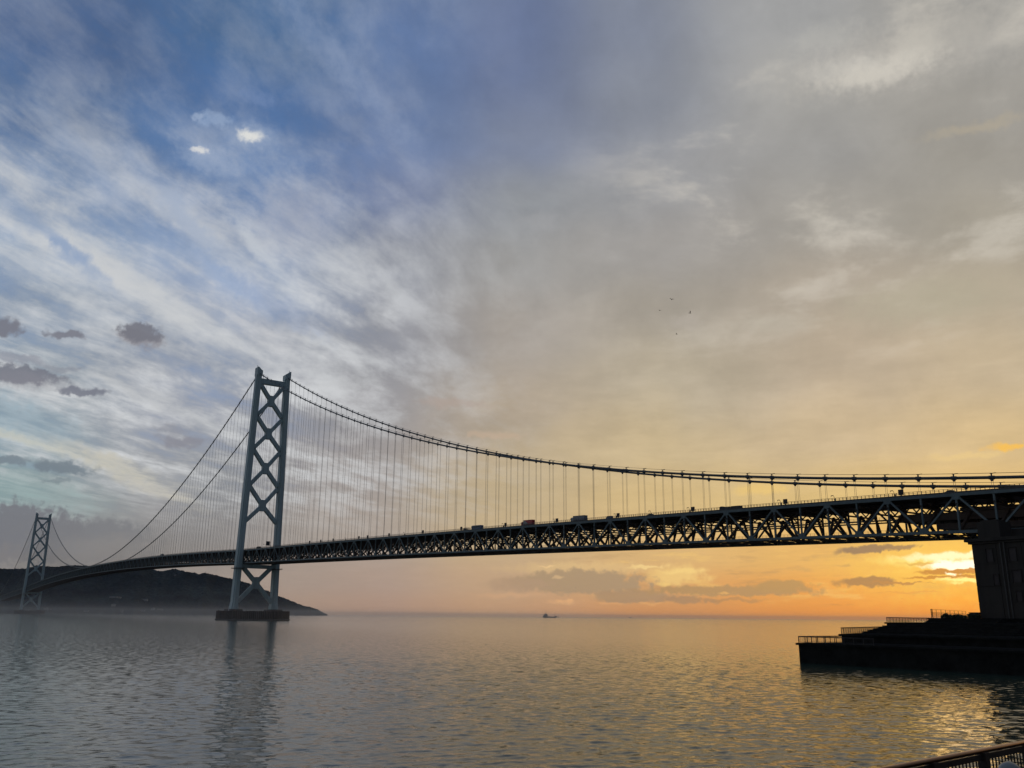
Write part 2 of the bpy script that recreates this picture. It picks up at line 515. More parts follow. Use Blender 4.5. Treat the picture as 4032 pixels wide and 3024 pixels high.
Dk = 1.8228
CL = [  # display px, drifting clouds on the left
    (452, 350, 60, 24, (160, 176, 202), .35, .9), (462, 258, 22, 12, (158, 178, 208), .55, .5), (430, 249, 9, 6, (165, 182, 208), .6, .5),
    (543, 293, 40, 22, (170, 184, 206), .55, .9), (541, 291, 25, 13, (228, 228, 224), .95, .6), (436, 332, 34, 20, (168, 182, 206), .5, .9), (427, 326, 17, 8, (222, 222, 222), .9, .6),
    (562, 210, 26, 12, (128, 150, 190), .4, .8),
    (306, 732, 37, 16, (142, 138, 144), .8, .4), (304, 720, 36, 18, (119, 120, 130), .92, .3), (146, 721, 27, 8, (124, 125, 136), .9, .4),
    (2, 706, 32, 16, (121, 122, 133), .92, .35), (38, 808, 72, 16, (118, 121, 133), .93, .3), (60, 822, 60, 14, (140, 139, 148), .5, .7),
    (172, 846, 38, 9, (120, 123, 136), .9, .4), (40, 775, 40, 9, (140, 142, 155), .6, .5),
    (130, 796, 40, 6, (135, 138, 150), .5, .5), (404, 954, 42, 13, (140, 140, 150), .8, .5),
    (375, 928, 28, 8, (145, 146, 155), .5, .5), (146, 1012, 48, 11, (118, 130, 140), .9, .4),
    (18, 998, 40, 7, (122, 134, 144), .85, .4), (125, 1036, 18, 5, (120, 132, 140), .6, .5),
    (20, 1150, 130, 56, (117, 118, 126), .9, .2), (190, 1172, 110, 46, (124, 125, 130), .88, .3),
    (330, 1190, 150, 24, (143, 139, 137), .6, .7), (120, 1215, 300, 22, (132, 128, 127), .55, .7),
    (975, 872, 60, 10, (178, 160, 150), .5, .6),
    (1480, 690, 30, 14, (185, 176, 165), .5, .7), (1660, 700, 70, 18, (186, 178, 162), .4, .7),
    (1960, 115, 170, 48, (200, 194, 184), .5, .9), (1890, 155, 80, 20, (218, 212, 200), .65, .8), (1985, 95, 40, 30, (214, 208, 196), .5, .8), (1800, 150, 60, 14, (200, 196, 188), .5, .8),
    (1780, 85, 60, 25, (188, 186, 180), .45, .7), (2050, 60, 80, 30, (178, 174, 166), .4, .7),
    (2110, 275, 70, 10, (184, 172, 150), .5, .7), (1990, 650, 130, 40, (184, 178, 154), .4, .8),
    (1160, 480, 40, 20, (168, 168, 170), .45, .7), (640, 470, 70, 60, (172, 176, 190), .45, .7),
]
CS = [  # display px, long cirrus streaks and blue gaps: ..., rotation clockwise
    (110, 440, 160, 30, (200, 203, 206), .55, .8, 33), (240, 590, 300, 34, (204, 206, 208), .6, .8, 25), (480, 655, 150, 34, (200, 200, 205), .5, .8, 25),
    (560, 540, 100, 15, (198, 204, 212), .6, .7, 42), (50, 575, 130, 22, (202, 206, 210), .6, .7, 26), (400, 475, 130, 24, (158, 174, 200), .45, .8, 40),
    (720, 120, 190, 26, (146, 162, 192), .45, .8, 36), (225, 400, 120, 22, (138, 158, 190), .4, .8, 38), (860, 150, 120, 24, (140, 156, 186), .35, .8, 38),
    (480, 600, 110, 20, (134, 160, 200), .7, .7, 30), (600, 660, 90, 20, (146, 163, 196), .55, .8, 28), (120, 520, 110, 14, (120, 150, 192), .55, .8, 33),
    (33, 905, 110, 34, (144, 172, 188), .7, .7, 12), (100, 962, 170, 9, (200, 200, 188), .6, .8, 15), (255, 1000, 130, 10, (198, 194, 180), .55, .8, 17),
    (310, 1045, 110, 14, (200, 194, 178), .6, .8, 22), (60, 1060, 110, 28, (140, 168, 168), .6, .8, 5), (330, 860, 150, 16, (186, 188, 190), .45, .8, 22),
]
CR = [  # photo px, near the horizon on the right
    (1932, 1713, 125, 12, (200, 174, 150), .5, .6),
    (3000, 1925, 90, 22, (246, 206, 118), .55, .6), (3965, 1760, 62, 15, (250, 194, 84), .9, .4), (3800, 1795, 110, 10, (240, 208, 140), .45, .6),
    (2664, 2268, 95, 34, (246, 208, 132), .8, .6), (2300, 2238, 250, 22, (232, 198, 140), .5, .6),
    (2282, 2290, 262, 44, (174, 149, 119), .94, .2), (2040, 2302, 120, 26, (182, 152, 124), .8, .4),
    (2488, 2348, 150, 24, (174, 144, 112), .9, .3), (2870, 2326, 300, 18, (180, 146, 102), .92, .3),
    (3075, 2308, 100, 22, (184, 148, 98), .95, .3), (2690, 2364, 90, 13, (170, 138, 106), .85, .4),
    (2230, 2370, 60, 9, (226, 176, 128), .7, .5), (2000, 2345, 120, 8, (216, 172, 132), .6, .6), (2870, 2362, 120, 7, (182, 140, 96), .7, .5),
    (2548, 2234, 66, 5, (250, 216, 146), .8, .5), (2166, 2228, 30, 5, (244, 206, 148), .7, .5), (2680, 2250, 70, 8, (250, 214, 136), .8, .6), (2625, 2300, 40, 9, (248, 208, 128), .75, .6),
    (2200, 2276, 26, 5, (226, 190, 142), .6, .6), (2246, 2368, 30, 7, (236, 182, 128), .8, .5), (2420, 2374, 50, 4, (232, 174, 118), .7, .6), (2560, 2374, 40, 4, (236, 176, 112), .7, .6), (2850, 2334, 30, 4, (238, 184, 110), .7, .5),
    (3706, 2232, 260, 95, (255, 208, 92), .75, .9), (3627, 2206, 130, 18, (255, 232, 130), .85, .6),
    (3750, 2192, 150, 13, (1.2, 1.05, 0.62), .95, .5), (3775, 2224, 105, 15, (1.35, 1.25, 0.95), 1.0, .4),
    (3390, 2166, 84, 13, (142, 120, 98), .95, .3), (3504, 2156, 80, 9, (150, 124, 96), .9, .4),
    (3409, 2292, 110, 16, (168, 130, 88), .97, .25), (3545, 2297, 95, 4, (184, 134, 80), .9, .4),
    (3728, 2252, 84, 9, (196, 134, 66), .95, .3), (3810, 2243, 50, 6, (204, 140, 70), .95, .3),
    (3700, 2275, 90, 5, (196, 132, 62), .9, .4), (3800, 2268, 36, 5, (200, 136, 66), .9, .4),
    (3760, 2261, 16, 6, (1.35, 1.2, 0.8), 1.0, .5), (3790, 2284, 64, 7, (1.4, 1.05, 0.35), .9, .5), (3757, 2297, 28, 5, (1.3, 0.95, 0.3), .8, .5),
    (3340, 2225, 24, 5, (200, 160, 100), .6, .5), (3620, 2218, 60, 5, (222, 168, 80), .7, .5), (3160, 2240, 40, 4, (205, 165, 105), .5, .5),
    (3560, 2330, 100, 3, (230, 160, 80), .6, .5), (3300, 2382, 22, 3, (205, 140, 80), .6, .5),
]
# small broken bars low over the right-hand horizon
bn = N.noise(N.comb(N.math('MULTIPLY', AZ, 0.22), N.math('MULTIPLY', EL, 1.25), 2.0), 1.0, 6, 0.62)
bwin = N.math('MULTIPLY', N.math('MULTIPLY', N.smooth(AZ, 0, 9), N.smooth(EL, 0.5, 1.4)), N.smooth(EL, 6.5, 3.0))
LOW = N.mix(N.math('MULTIPLY', N.math('MULTIPLY', N.smooth(bn.outputs[0], 0.52, 0.66), bwin), 0.42), base, srgb((176, 140, 100)))
LOW = N.mix(N.math('MULTIPLY', N.math('MULTIPLY', N.smooth(bn.outputs[0], 0.46, 0.34), bwin), 0.42), LOW, srgb((250, 206, 120)))
UPP = base
stx = N.math('ADD', 0.35, N.math('MULTIPLY', streak, 0.9))
for u, v, hw, hh, c, op, so, ro in CS:
    UPP = cloud(UPP, u * Dk, v * Dk, hw * Dk, hh * Dk, c, op, so, False, ro, stx)
for u, v, hw, hh, c, op, so in CL:
    UPP = cloud(UPP, u * Dk, v * Dk, hw * Dk, hh * Dk, c, op, so)
for u, v, hw, hh, c, op, so in CR:
    LOW = cloud(LOW, u, v, hw, hh, c, op, so, True)

sky = N.n('ShaderNodeTexSky', sky_type='NISHITA')
sky.sun_disc = False
sky.sun_elevation = R(SUN_EL)
sun_world_az = YAW - R(SUN_AZ)                # math angle of the sun in the XY plane
sky.sun_rotation = math.pi / 2 - sun_world_az
sky.altitude = 0
skyc = N.vmath('SCALE', sky.outputs[0]); skyc.node.inputs['Scale'].default_value = 0.06
def backdrop(c):
    bg = N.n('ShaderNodeBackground')
    wt.links.new(N.mix(0.06, c, skyc), bg.inputs[0])
    return bg.outputs[0]


def mixsh(f, a, b):
    nd = N.n('ShaderNodeMixShader')
    wt.links.new(f, nd.inputs[0]); wt.links.new(a, nd.inputs[1]); wt.links.new(b, nd.inputs[2])
    return nd.outputs[0]


in_low = N.math('MULTIPLY', N.math('GREATER_THAN', AZ, -3.0), N.math('LESS_THAN', EL, 12.6))
far_off = N.math('MAXIMUM', N.math('GREATER_THAN', AAZ, 46.0), N.math('GREATER_THAN', EL, 45.0))
front = mixsh(in_low, backdrop(UPP), backdrop(LOW))
whole = mixsh(far_off, front, backdrop(base))
out = N.n('ShaderNodeOutputWorld')
wt.links.new(whole, out.inputs[0])
try:
    W.cycles.sampling_method = 'MANUAL'
    W.cycles.sample_map_resolution = 1024
except Exception:
    pass

# sun
sl = bpy.data.lights.new('sun', 'SUN')
sl.energy = 0.009
sl.angle = R(6.0)
sl.color = (1.0, 0.60, 0.26)
so = bpy.data.objects.new('sun', sl)
COL.objects.link(so)
sd = Vector((math.cos(sun_world_az) * math.cos(R(SUN_EL)), math.sin(sun_world_az) * math.cos(R(SUN_EL)), math.sin(R(SUN_EL))))
so.rotation_euler = sd.to_track_quat('Z', 'Y').to_euler()
so.location = (0, 0, 500)

SC.view_settings.view_transform = 'Standard'
SC.view_settings.look = 'None'
SC.view_settings.exposure = 0
SC.view_settings.gamma = 1

# ------------------------------------------------------------------ sea
def build_sea():
    rr = [0.0, 8.0, 16.0, 24.0]
    r = 29.0
    while r < 900: rr.append(r); r *= 1.0036
    while r < 9300: rr.append(r); r *= 1.035
    rr.append(9300.0)
    rr = np.array(rr)
    fine = np.radians(np.arange(-38, 38.01, 0.14))
    coarse = np.radians(np.arange(42, 320, 4.0))
    aa = np.concatenate([fine, coarse])
    na, nr = len(aa), len(rr)
    ang = YAW - aa
    X = CX + np.outer(rr, np.cos(ang))
    Y = CY + np.outer(rr, np.sin(ang))
    Z = np.zeros_like(X)
    spac = np.maximum(np.gradient(rr), rr * 0.0024)[:, None]
    # wind-driven wavelets: many small trains, mostly crossing the line of sight
    for i in range(110):
        lam = 0.36 * (2.3 / 0.36) ** rng.random()
        th = YAW + R(20) + rng.normal(0, 0.75)
        k = 2 * math.pi / lam
        amp = 0.0020 * lam ** 0.60 * (0.5 + rng.random())
        ph = rng.random() * 6.283
        wgt = np.clip((lam / spac - 1.8) / 1.8, 0, 1)
        Z += amp * wgt * np.sin(k * (X * math.cos(th) + Y * math.sin(th)) + ph)
    # patches of ruffled and smooth water
    pat = 1 + 0.28 * np.sin(X * 0.021 + Y * 0.037 + 1) * np.sin(Y * 0.029 - X * 0.017) + 0.2 * np.sin(X * 0.0061 - Y * 0.083 + 2 * np.sin(X * 0.011))
    Z *= pat
    Z *= np.clip(1.15 - rr / 1000.0, 0, 1)[:, None]
    Z[:4] = 0
    co = np.stack([X, Y, Z], -1).reshape(-1, 3).astype(np.float32)
    i0 = np.arange(nr - 1)[:, None] * na
    j = np.arange(na)
    j2 = (j + 1) % na
    q = np.stack([i0 + j, i0 + na + j, i0 + na + j2, i0 + j2], -1).reshape(-1, 4)
    q = q[:, ::-1]
    me = bpy.data.meshes.new('sea')
    me.vertices.add(len(co)); me.vertices.foreach_set('co', co.ravel())
    me.loops.add(q.size); me.loops.foreach_set('vertex_index', q.ravel().astype(np.int32))
    me.polygons.add(len(q)); me.polygons.foreach_set('loop_start', (np.arange(len(q)) * 4).astype(np.int32))
    me.polygons.foreach_set('use_smooth', np.ones(len(q), bool))
    me.update(calc_edges=True)
    me.validate()
    # make sure it faces up
    if me.polygons[len(q) // 2].normal.z < 0: me.flip_normals()
    me.materials.append(M['water'])
    o = bpy.data.objects.new('sea', me)
    COL.objects.link(o)
    tag(o, 'calm rippled sea catching blue grey and golden sky', 'sea', kind='structure')


build_sea()

# ------------------------------------------------------------------ hills across the strait
RIDGE = [(-900, 2236), (-300, 2238), (0, 2239), (54, 2240.7), (99, 2239), (126, 2232), (145, 2227), (178, 2229.4), (226, 2231.6), (271, 2226.7), (305, 2226), (352, 2229),
         (420, 2230), (500, 2232), (560, 2236), (610, 2243), (626, 2251), (660, 2245), (691, 2240), (716, 2246), (739, 2252), (761, 2254), (784, 2261), (800, 2257.6), (818, 2257),
         (852, 2265.5), (900, 2277), (942, 2286), (985, 2299), (1035, 2322), (1056, 2327), (1091, 2346), (1121, 2356), (1154, 2370), (1195, 2386), (1228, 2393), (1250, 2401), (1276, 2414), (1292, 2420)]


def build_hills():
    azs, els = [], []
    for u, v in RIDGE:
        a, e = azel(u, v); azs.append(a); els.append(e)
    A = np.arange(azs[0], azs[-1] + 0.001, 0.062)
    E_ = np.interp(A, azs, els)
    nr = 110
    g = MB()
    n = len(A)
    TIP = azs[-1]
    for i, a in enumerate(A):
        k = max(0, min(1, (TIP - a) / 6.0))
        rs = 4250 + 260 * (1 - k) + 45 * math.sin(a * 1.7) + 25 * math.sin(a * 5.1 + 1)
        rg = rs + 120 + 760 * k ** 0.7
        zr = CZ + math.tan(R(E_[i])) * rg
        dirv = FA * math.cos(R(a)) + RA * math.sin(R(a))
        for j in range(nr):
            t = j / (nr - 1) * 1.5
            rad = rs + (rg - rs) * t
            p = CAM + dirv * rad
            if t <= 1:
                z = zr * (t ** 0.85) * (1 - 0.18 * math.sin(t * math.pi))
            else:
                z = zr * max(0, 1 - ((t - 1) / 0.62) ** 2)
            sp = mnoise.fractal(Vector((p.x * 0.0035, p.y * 0.0035, 0.3)), 1.0, 2.0, 4)
            z += sp * 16 * math.sin(min(t, 1) * math.pi) * k
            bump = mnoise.noise(Vector((p.x * 0.055, p.y * 0.055, 4.0))) * 5.0 + mnoise.noise(Vector((p.x * 0.16, p.y * 0.16, 1.0))) * 4.2
            z += bump * min(1, t * 8) * min(1, max(zr, 0) / 25)
            if j == 0: z = -3
            elif j == 1: z = 2.0
            g.v.append((p.x, p.y, max(z, -3)))
    for i in range(n - 1):
        for j in range(nr - 1):
            g.f.append((i * nr + j, (i + 1) * nr + j, (i + 1) * nr + j + 1, i * nr + j + 1))
    o = g.build('hills', M['forest'], smooth=False, fix=False)
    tag(o, 'dark wooded island hills across the strait', 'hills', kind='structure')
    return o


hills = build_hills()

# ------------------------------------------------------------------ bridge geometry
PAN = 14.2
S0 = -842.0                      # a top node of the web


def ztop(s):
    if s < 0: return 77.66 + 0.0230353 * s - 6.63e-6 * s * s
    if s <= 1991:
        t = s / 1991
        return 77.66 + 76.8 * t * (1 - t)
    return 77.66 - 0.0256 * (s - 1991)


def zcable(s):
    if s < 0: return 292 + 0.442 * s + 1.976e-4 * s * s
    if s <= 1991: return 98.3 + 193.7 * ((s - 995.5) / 995.5) ** 2
    q = 1991 - s
    return 292 + 0.442 * q + 1.976e-4 * q * q


HALF = 17.75
DEP = 14.0
S_A, S_B = S0 - PAN * 9, S0 + PAN * 254
bridge = tag(empty('suspension_bridge'), 'long two towered suspension bridge with deep truss deck spanning the strait', 'bridge')


def half_leg(z):
    return 23.25 + (17.75 - 23.25) * (z - 10) / 288.0


def leg_mesh(sx, side):
    """cruciform tapered shaft with chamfered corners, shallow plate joints"""
    g = MB()
    zs = [10.0, 14.0] + list(np.linspace(20, 290, 28))
    prev = None
    for z in zs:
        t = (z - 10) / 288
        L = 14.8 + (10.0 - 14.8) * t     # along the bridge
        B = 6.6                           # across
        if z <= 14: L += 1.6; B += 1.6
        c, d = L * 0.20, B * 0.17
        y = side * half_leg(z)
        ring = [(-L / 2 + c, -B / 2), (L / 2 - c, -B / 2), (L / 2 - c, -B / 2 + d), (L / 2, -B / 2 + d), (L / 2, B / 2 - d), (L / 2 - c, B / 2 - d),
                (L / 2 - c, B / 2), (-L / 2 + c, B / 2), (-L / 2 + c, B / 2 - d), (-L / 2, B / 2 - d), (-L / 2, -B / 2 + d), (-L / 2 + c, -B / 2 + d)]
        b = len(g.v)
        g.v += [(sx + x, y + yy, z) for x, yy in ring]
        if prev is not None:
            for k in range(12):
                k2 = (k + 1) % 12
                g.f.append((prev + k, prev + k2, b + k2, b + k))
        else:
            g.f.append(tuple(b + k for k in reversed(range(12))))
        prev = b
    g.f.append(tuple(prev + k for k in range(12)))
    # plate joints: thin collars
    for z in np.arange(34, 285, 24.0):
        t = (z - 10) / 288
        L = 14.8 - 4.8 * t
        y = side * half_leg(z)
        g.box(sx - L / 2 - .06, sx + L / 2 + .06, y - 2.25, y + 2.25, z, z + .5)
    return g


def cap_mesh(sx, side):
    g = MB()
    y = side * half_leg(294)
    # saddle housing: high on the outer side, falling towards the roadway
    prof = [(-3.35, 288), (-3.35, 294.4), (-1.6, 295.4), (0.4, 297.2), (1.6, 298.3), (2.6, 298.7), (3.35, 298.3), (3.35, 288)]
    n = len(prof)
    vs = [(sx - 5.15, y + side * o, z) for o, z in prof] + [(sx + 5.15, y + side * o, z) for o, z in prof]
    g.add(vs, [tuple(range(n)), tuple(reversed(range(n, 2 * n)))] + [(i, (i + 1) % n, n + (i + 1) % n, n + i) for i in range(n)])
    y += side * 2.4
    g.box(sx - .15, sx + .15, y - .15, y + .15, 298.6, 301.5)
    g.box(sx - .9, sx + .9, y - .12, y + .12, 300.2, 300.5)
    return g


def brace_mesh(sx, ztop_, zmid, zbot, w=4.1, dpt=5.2):
    """one X between the legs, with a rounded gusset in the middle"""
    g = MB()
    for side in (-1, 1):
        yt = side * (half_leg(ztop_) - 2.6)
        yb = side * (half_leg(zbot) - 2.6)
        for (yy, zz) in ((yt, ztop_), (yb, zbot)):
            g.bar((sx, 0, zmid), (sx, yy, zz), w, dpt, up=(1, 0, 0))
    hw, hh, e = 3.9, 6.6, 2.2
    poly = [(-e, hh), (e, hh), (hw, e + .6), (hw, -e - .6), (e, -hh), (-e, -hh), (-hw, -e - .6), (-hw, e + .6)]
    n = len(poly)
    vs = [(sx - dpt / 2 - .04, y, zmid + z) for y, z in poly] + [(sx + dpt / 2 + .04, y, zmid + z) for y, z in poly]
    fs = [tuple(range(n)), tuple(reversed(range(n, 2 * n)))] + [(i, (i + 1) % n, n + (i + 1) % n, n + i) for i in range(n)]
    g.add(vs, fs)
    return g


def tower(sx):
    t = empty('tower', parent=bridge)
    for side in (1, -1):
        leg_mesh(sx, side).build('leg', M['tower'], t)
        cap_mesh(sx, side).build('tower_cap', M['tower'], t)
    g = MB()
    y = half_leg(282) - 2.9
    g.box(sx - 2.9, sx + 2.9, -y, y, 278.8, 285.2)
    g.build('top_strut', M['tower'], t)
    for a, b, c in ((279.5, 258.7, 238.6), (238.6, 218.0, 198.0), (198.0, 175.6, 153.8), (153.8, 131.2, 111.5), (62.0, 41.7, 19.5)):
        brace_mesh(sx, a, b, c).build('cross_brace', M['tower'], t)
    g = MB()
    y = half_leg(60) - 2.9
    g.box(sx - 3.4, sx + 3.4, -y, y, 58.0, 62.2)
    g.build('lower_strut', M['tower'], t)
    for side in (1, -1):                       # inspection platforms with rail around the legs under the deck
        g = MB()
        yc = side * half_leg(60)
        g.box(sx - 9.5, sx + 9.5, yc - 5, yc + 5, 57.2, 57.7)
        for xx in np.linspace(-9.3, 9.3, 9):
            for yy in (-4.9, 4.9): g.box(sx + xx - .06, sx + xx + .06, yc + yy - .06, yc + yy + .06, 57.7, 58.9)
        for yy in (-4.9, 4.9): g.box(sx - 9.3, sx + 9.3, yc + yy - .05, yc + yy + .05, 58.8, 58.95)
        g.build('inspection_platform', M['under'], t)
    return t


t1 = tower(0.0)
t2 = tower(1991.0)

# --- main cables, bands, hangers
NODES = [S0 + PAN * j for j in range(-1, 254)]


def clear_of_tower(s):
    return abs(s) > 9 and abs(s - 1991) > 9


def seen_size(a, b):
    d = (Vector(a) + Vector(b)) / 2 - CAM
    pa, pb = project(a), project(b)
    inn = sum(1 for p in (pa, pb) if -200 < p[0] < PW + 200 and -100 < p[1] < PH)
    return (math.hypot(pa[0] - pb[0], pa[1] - pb[1]) + 1) / d.length * (1 if inn else 0.01)


hang_all = []
for side, wname in ((1, 'east'), (-1, 'west')):
    ss = [-956 + i * 7.1 for i in range(int((2951 + 956) / 7.1) + 1)]
    ss = sorted(set(ss + [0.0, 1991.0]))
    pts = [(s, side * HALF, zcable(s)) for s in ss]
    cb = MB().tube(pts, 0.60, 10).build('main_cable', M['cable'], bridge, smooth=True)
    rp = MB()
    for off in (-0.45, 0.45):
        rp.tube([(s, side * HALF + off, zcable(s) + 1.65) for s in ss], 0.045, 4)
    for s in NODES:
        if clear_of_tower(s):
            for off in (-0.45, 0.45): rp.bar((s, side * HALF + off, zcable(s) + .5), (s, side * HALF + off, zcable(s) + 1.75), .09)
    rp.build('hand_rope', M['cable'], cb)
    bands = []
    for s in NODES:
        if not clear_of_tower(s) or s < -880: continue
        z = zcable(s)
        sl_ = (zcable(s + 1) - zcable(s - 1)) / 2
        t = Vector((1, 0, sl_)).normalized()
        p = Vector((s, side * HALF, z))
        g = MB()
        g.tube([p - t * 1.15, p - t * 1.0, p + t * 1.0, p + t * 1.15], [.64, .74, .74, .64], 10)
        if z - ztop(s) > 2.5:
            g.extrude_y([(s - .75, z - .5), (s + .75, z - .5), (s + .3, z - 1.35), (s - .3, z - 1.35)], side * HALF - .28, side * HALF + .28)
        # work light on its little stand above the band
        g.box(s - .12, s + .12, side * HALF - .12, side * HALF + .12, z + .7, z + 1.7)
        g.extrude_y([(s - 1.7, z + 1.58), (s - .4, z + 1.45), (s + .5, z + 1.52), (s + .5, z + 1.66), (s - 1.7, z + 1.66)], side * HALF - .35, side * HALF + .35)
        bands.append((seen_size(p - t * 1.2, p + t * 1.2), g))
        if z - ztop(s) > 3.0:
            zt = ztop(s) + .6
            h = MB()
            for off in (-.38, .38):
                h.tube([(s + off, side * HALF, zt), (s + off * .9, side * HALF, z - .6)], 0.058, 6, False)
            hang_all.append((seen_size((s, side * HALF, zt), (s, side * HALF, z)), h))
    bands.sort(key=lambda x: -x[0])
    rest = MB()
    for i, (k, g) in enumerate(bands):
        if i < 100: g.build('cable_band', M['cable'], cb)
        else: rest.add(g.v, g.f)
    if rest.v: tag(rest.build('cable_band', M['cable'], cb), kind='stuff')
hang_all.sort(key=lambda x: -x[0])
rest = MB()
for i, (k, h) in enumerate(hang_all):
    if i < 100: h.build('hanger', M['hanger'], bridge)
    else: rest.add(h.v, h.f)
tag(rest.build('hanger', M['hanger'], bridge), kind='stuff')

# --- stiffening truss
J = range(-9, 255)
for side in (1, -1):
    tr = empty('side_truss', parent=bridge)
    y = side * HALF
    g = MB(); h = MB()
    for j in list(J)[:-1]:
        a, b = S0 + PAN * j, S0 + PAN * (j + 1)
        g.bar((a, y, ztop(a)), (b + .02, y, ztop(b)), 1.0, 1.12)
        h.bar((a, y, ztop(a) - DEP), (b + .02, y, ztop(b) - DEP), 1.0, 1.12)
    g.build('top_chord', M['truss'], tr)
    h.build('bottom_chord', M['truss'], tr)
    posts, diags = [], []
    for j in J:
        s = S0 + PAN * j
        zt = ztop(s)
        top = (j % 2 == 0)
        p = MB().box(s - .34, s + .34, y - .32, y + .32, zt - DEP + .5, zt - .5)
        if top: p.extrude_y([(s - 1.9, zt - .5), (s + 1.9, zt - .5), (s + 1.0, zt - 1.9), (s - 1.0, zt - 1.9)], y - .44, y + .44)
        else: p.extrude_y([(s - 1.9, zt - DEP + .5), (s + 1.9, zt - DEP + .5), (s + 1.0, zt - DEP + 1.9), (s - 1.0, zt - DEP + 1.9)], y - .44, y + .44)
        posts.append((seen_size((s, y, zt), (s, y, zt - DEP)), p))
        if j < 254:
            s2 = s + PAN
            z1, z2 = ztop(s), ztop(s2)
            d = MB()
            if top: a, b = Vector((s, y, z1)), Vector((s2, y, z2 - DEP))
            else: a, b = Vector((s, y, z1 - DEP)), Vector((s2, y, z2))
            tt = (b - a).normalized()
            d.bar(a + tt * .9, b - tt * .9, .70, .66, up=(0, 1, 0))
            diags.append((seen_size(a, b), d))
    for nm, L in (('post', posts), ('diagonal', diags)):
        L.sort(key=lambda x: -x[0])
        rest = MB()
        for i, (k, d) in enumerate(L):
            if i < 100: d.build(nm, M['truss'], tr)
            else: rest.add(d.v, d.f)
        tag(rest.build(nm, M['truss'], tr), kind='stuff')

# --- floor: transverse trusses, stringers, slab, lateral bracing, walkways
fl = []
for j in J:
    s = S0 + PAN * j
    zt = ztop(s)
    g = MB()
    g.box(s - .35, s + .35, -HALF + .5, HALF - .5, zt - 1.6, zt - .45)
    g.box(s - .2, s + .2, -HALF + .5, HALF - .5, zt - 4.5, zt - 3.8)
    for i in range(10):
        ya, yb = -HALF + 1 + i * 3.55, -HALF + 1 + (i + 1) * 3.55
        if i % 2: g.bar((s, ya, zt - 1.5), (s, yb, zt - 3.8), .42)
        else: g.bar((s, ya, zt - 3.6), (s, yb, zt - 1.5), .42)
    for sg in (-1, 1):
        g.bar((s, sg * 6.0, zt - 3.7), (s, sg * (HALF - .4), zt - DEP + .6), 1.0)
        g.bar((s, sg * 6.0, zt - 3.7), (s, sg * 2.0, zt - DEP + .3), .85)
    g.box(s - .4, s + .4, -HALF + .5, HALF - .5, zt - DEP - .45, zt - DEP + .3)
    fl.append((seen_size((s, -HALF, zt), (s, HALF, zt - DEP)), g))
fl.sort(key=lambda x: -x[0])
rest = MB()
for i, (k, g) in enumerate(fl):
    if i < 100: g.build('floor_beam', M['under'], bridge)
    else: rest.add(g.v, g.f)
tag(rest.build('floor_beam', M['under'], bridge), kind='stuff')

g = MB(); st_ = MB(); wk = MB(); slab = MB()
for j in list(J)[:-1]:
    a, b = S0 + PAN * j, S0 + PAN * (j + 1)
    za, zb = ztop(a), ztop(b)
    m_ = (a + b) / 2; zm = (za + zb) / 2
    for (p, q) in (((a, -HALF + .5), (m_, 0)), ((m_, 0), (b, HALF - .5)), ((a, HALF - .5), (m_, 0)), ((m_, 0), (b, -HALF + .5))):
        z1 = za if p[0] == a else zm
        z2 = zb if q[0] == b else zm
        g.bar((p[0], p[1], z1 - DEP - .15), (q[0], q[1], z2 - DEP - .15), .5, .4)
        g.bar((p[0], p[1], z1 - .9), (q[0], q[1], z2 - .9), .36, .3)
    for yy in (-15.2, -12.4, -9.6, -6.8, -4.0, 4.0, 6.8, 9.6, 12.4, 15.2):
        st_.bar((a, yy, za + .05), (b, yy, zb + .05), .35, 1.09)
    for yy in (-14.0, -5.5, 5.5, 14.0):                      # inspection walkways with rails
        if yy in (-14.0, 14.0):
            zo = -DEP + .75
            wk.bar((a, yy, za + zo), (b, yy, zb + zo), 1.3, .16)
            for rr_ in (.6, 1.15): wk.bar((a, yy + 0.6 * np.sign(yy), za + zo + rr_), (b, yy + 0.6 * np.sign(yy), zb + zo + rr_), .07, .07)
            for q in np.linspace(a, b, 8)[:-1]:
                zq = za + (zb - za) * (q - a) / PAN
                wk.box(q - .04, q + .04, yy + 0.6 * np.sign(yy) - .04, yy + 0.6 * np.sign(yy) + .04, zq + zo, zq + zo + 1.2)
        else:
            zo = -7.2
            wk.bar((a, yy, za + zo), (b, yy, zb + zo), 1.4, .5)
            for rr_ in (.75, 1.3): wk.bar((a, yy, za + zo + rr_), (b, yy, zb + zo + rr_), .07, .07)
            for q in np.linspace(a, b, 8)[:-1]:
                zq = za + (zb - za) * (q - a) / PAN
                wk.box(q - .04, q + .04, yy - .04, yy + .04, zq + zo, zq + zo + 1.4)
    for y0, y1 in ((-16.6, -2.2), (2.2, 16.6)):
        slab.add([(a, y0, za + .60), (b, y0, zb + .60), (b, y1, zb + .60), (a, y1, za + .60), (a, y0, za + 1.1), (b, y0, zb + 1.1), (b, y1, zb + 1.1), (a, y1, za + 1.1)],
                 [(0, 3, 2, 1), (4, 5, 6, 7), (0, 1, 5, 4), (2, 3, 7, 6)])
g.build('lateral_bracing', M['under'], bridge)
g = MB()
for (x0, x1, z0, z1) in ((-868, -812, -8.6, -5.6), (-868, -828, -12.0, -9.8), (-862, -838, -5.4, -4.0)):
    g.bar((x0, 0, ztop(x0) + (z0 + z1) / 2), (x1, 0, ztop(x1) + (z0 + z1) / 2), 17, z1 - z0)
g.build('expansion_gallery', M['under'], bridge)
st_.build('stringers', M['under'], bridge)
wk.build('inspection_walkway', M['railsteel'], bridge)
slab.build('road_slab', M['asphalt'], bridge, fix=False)
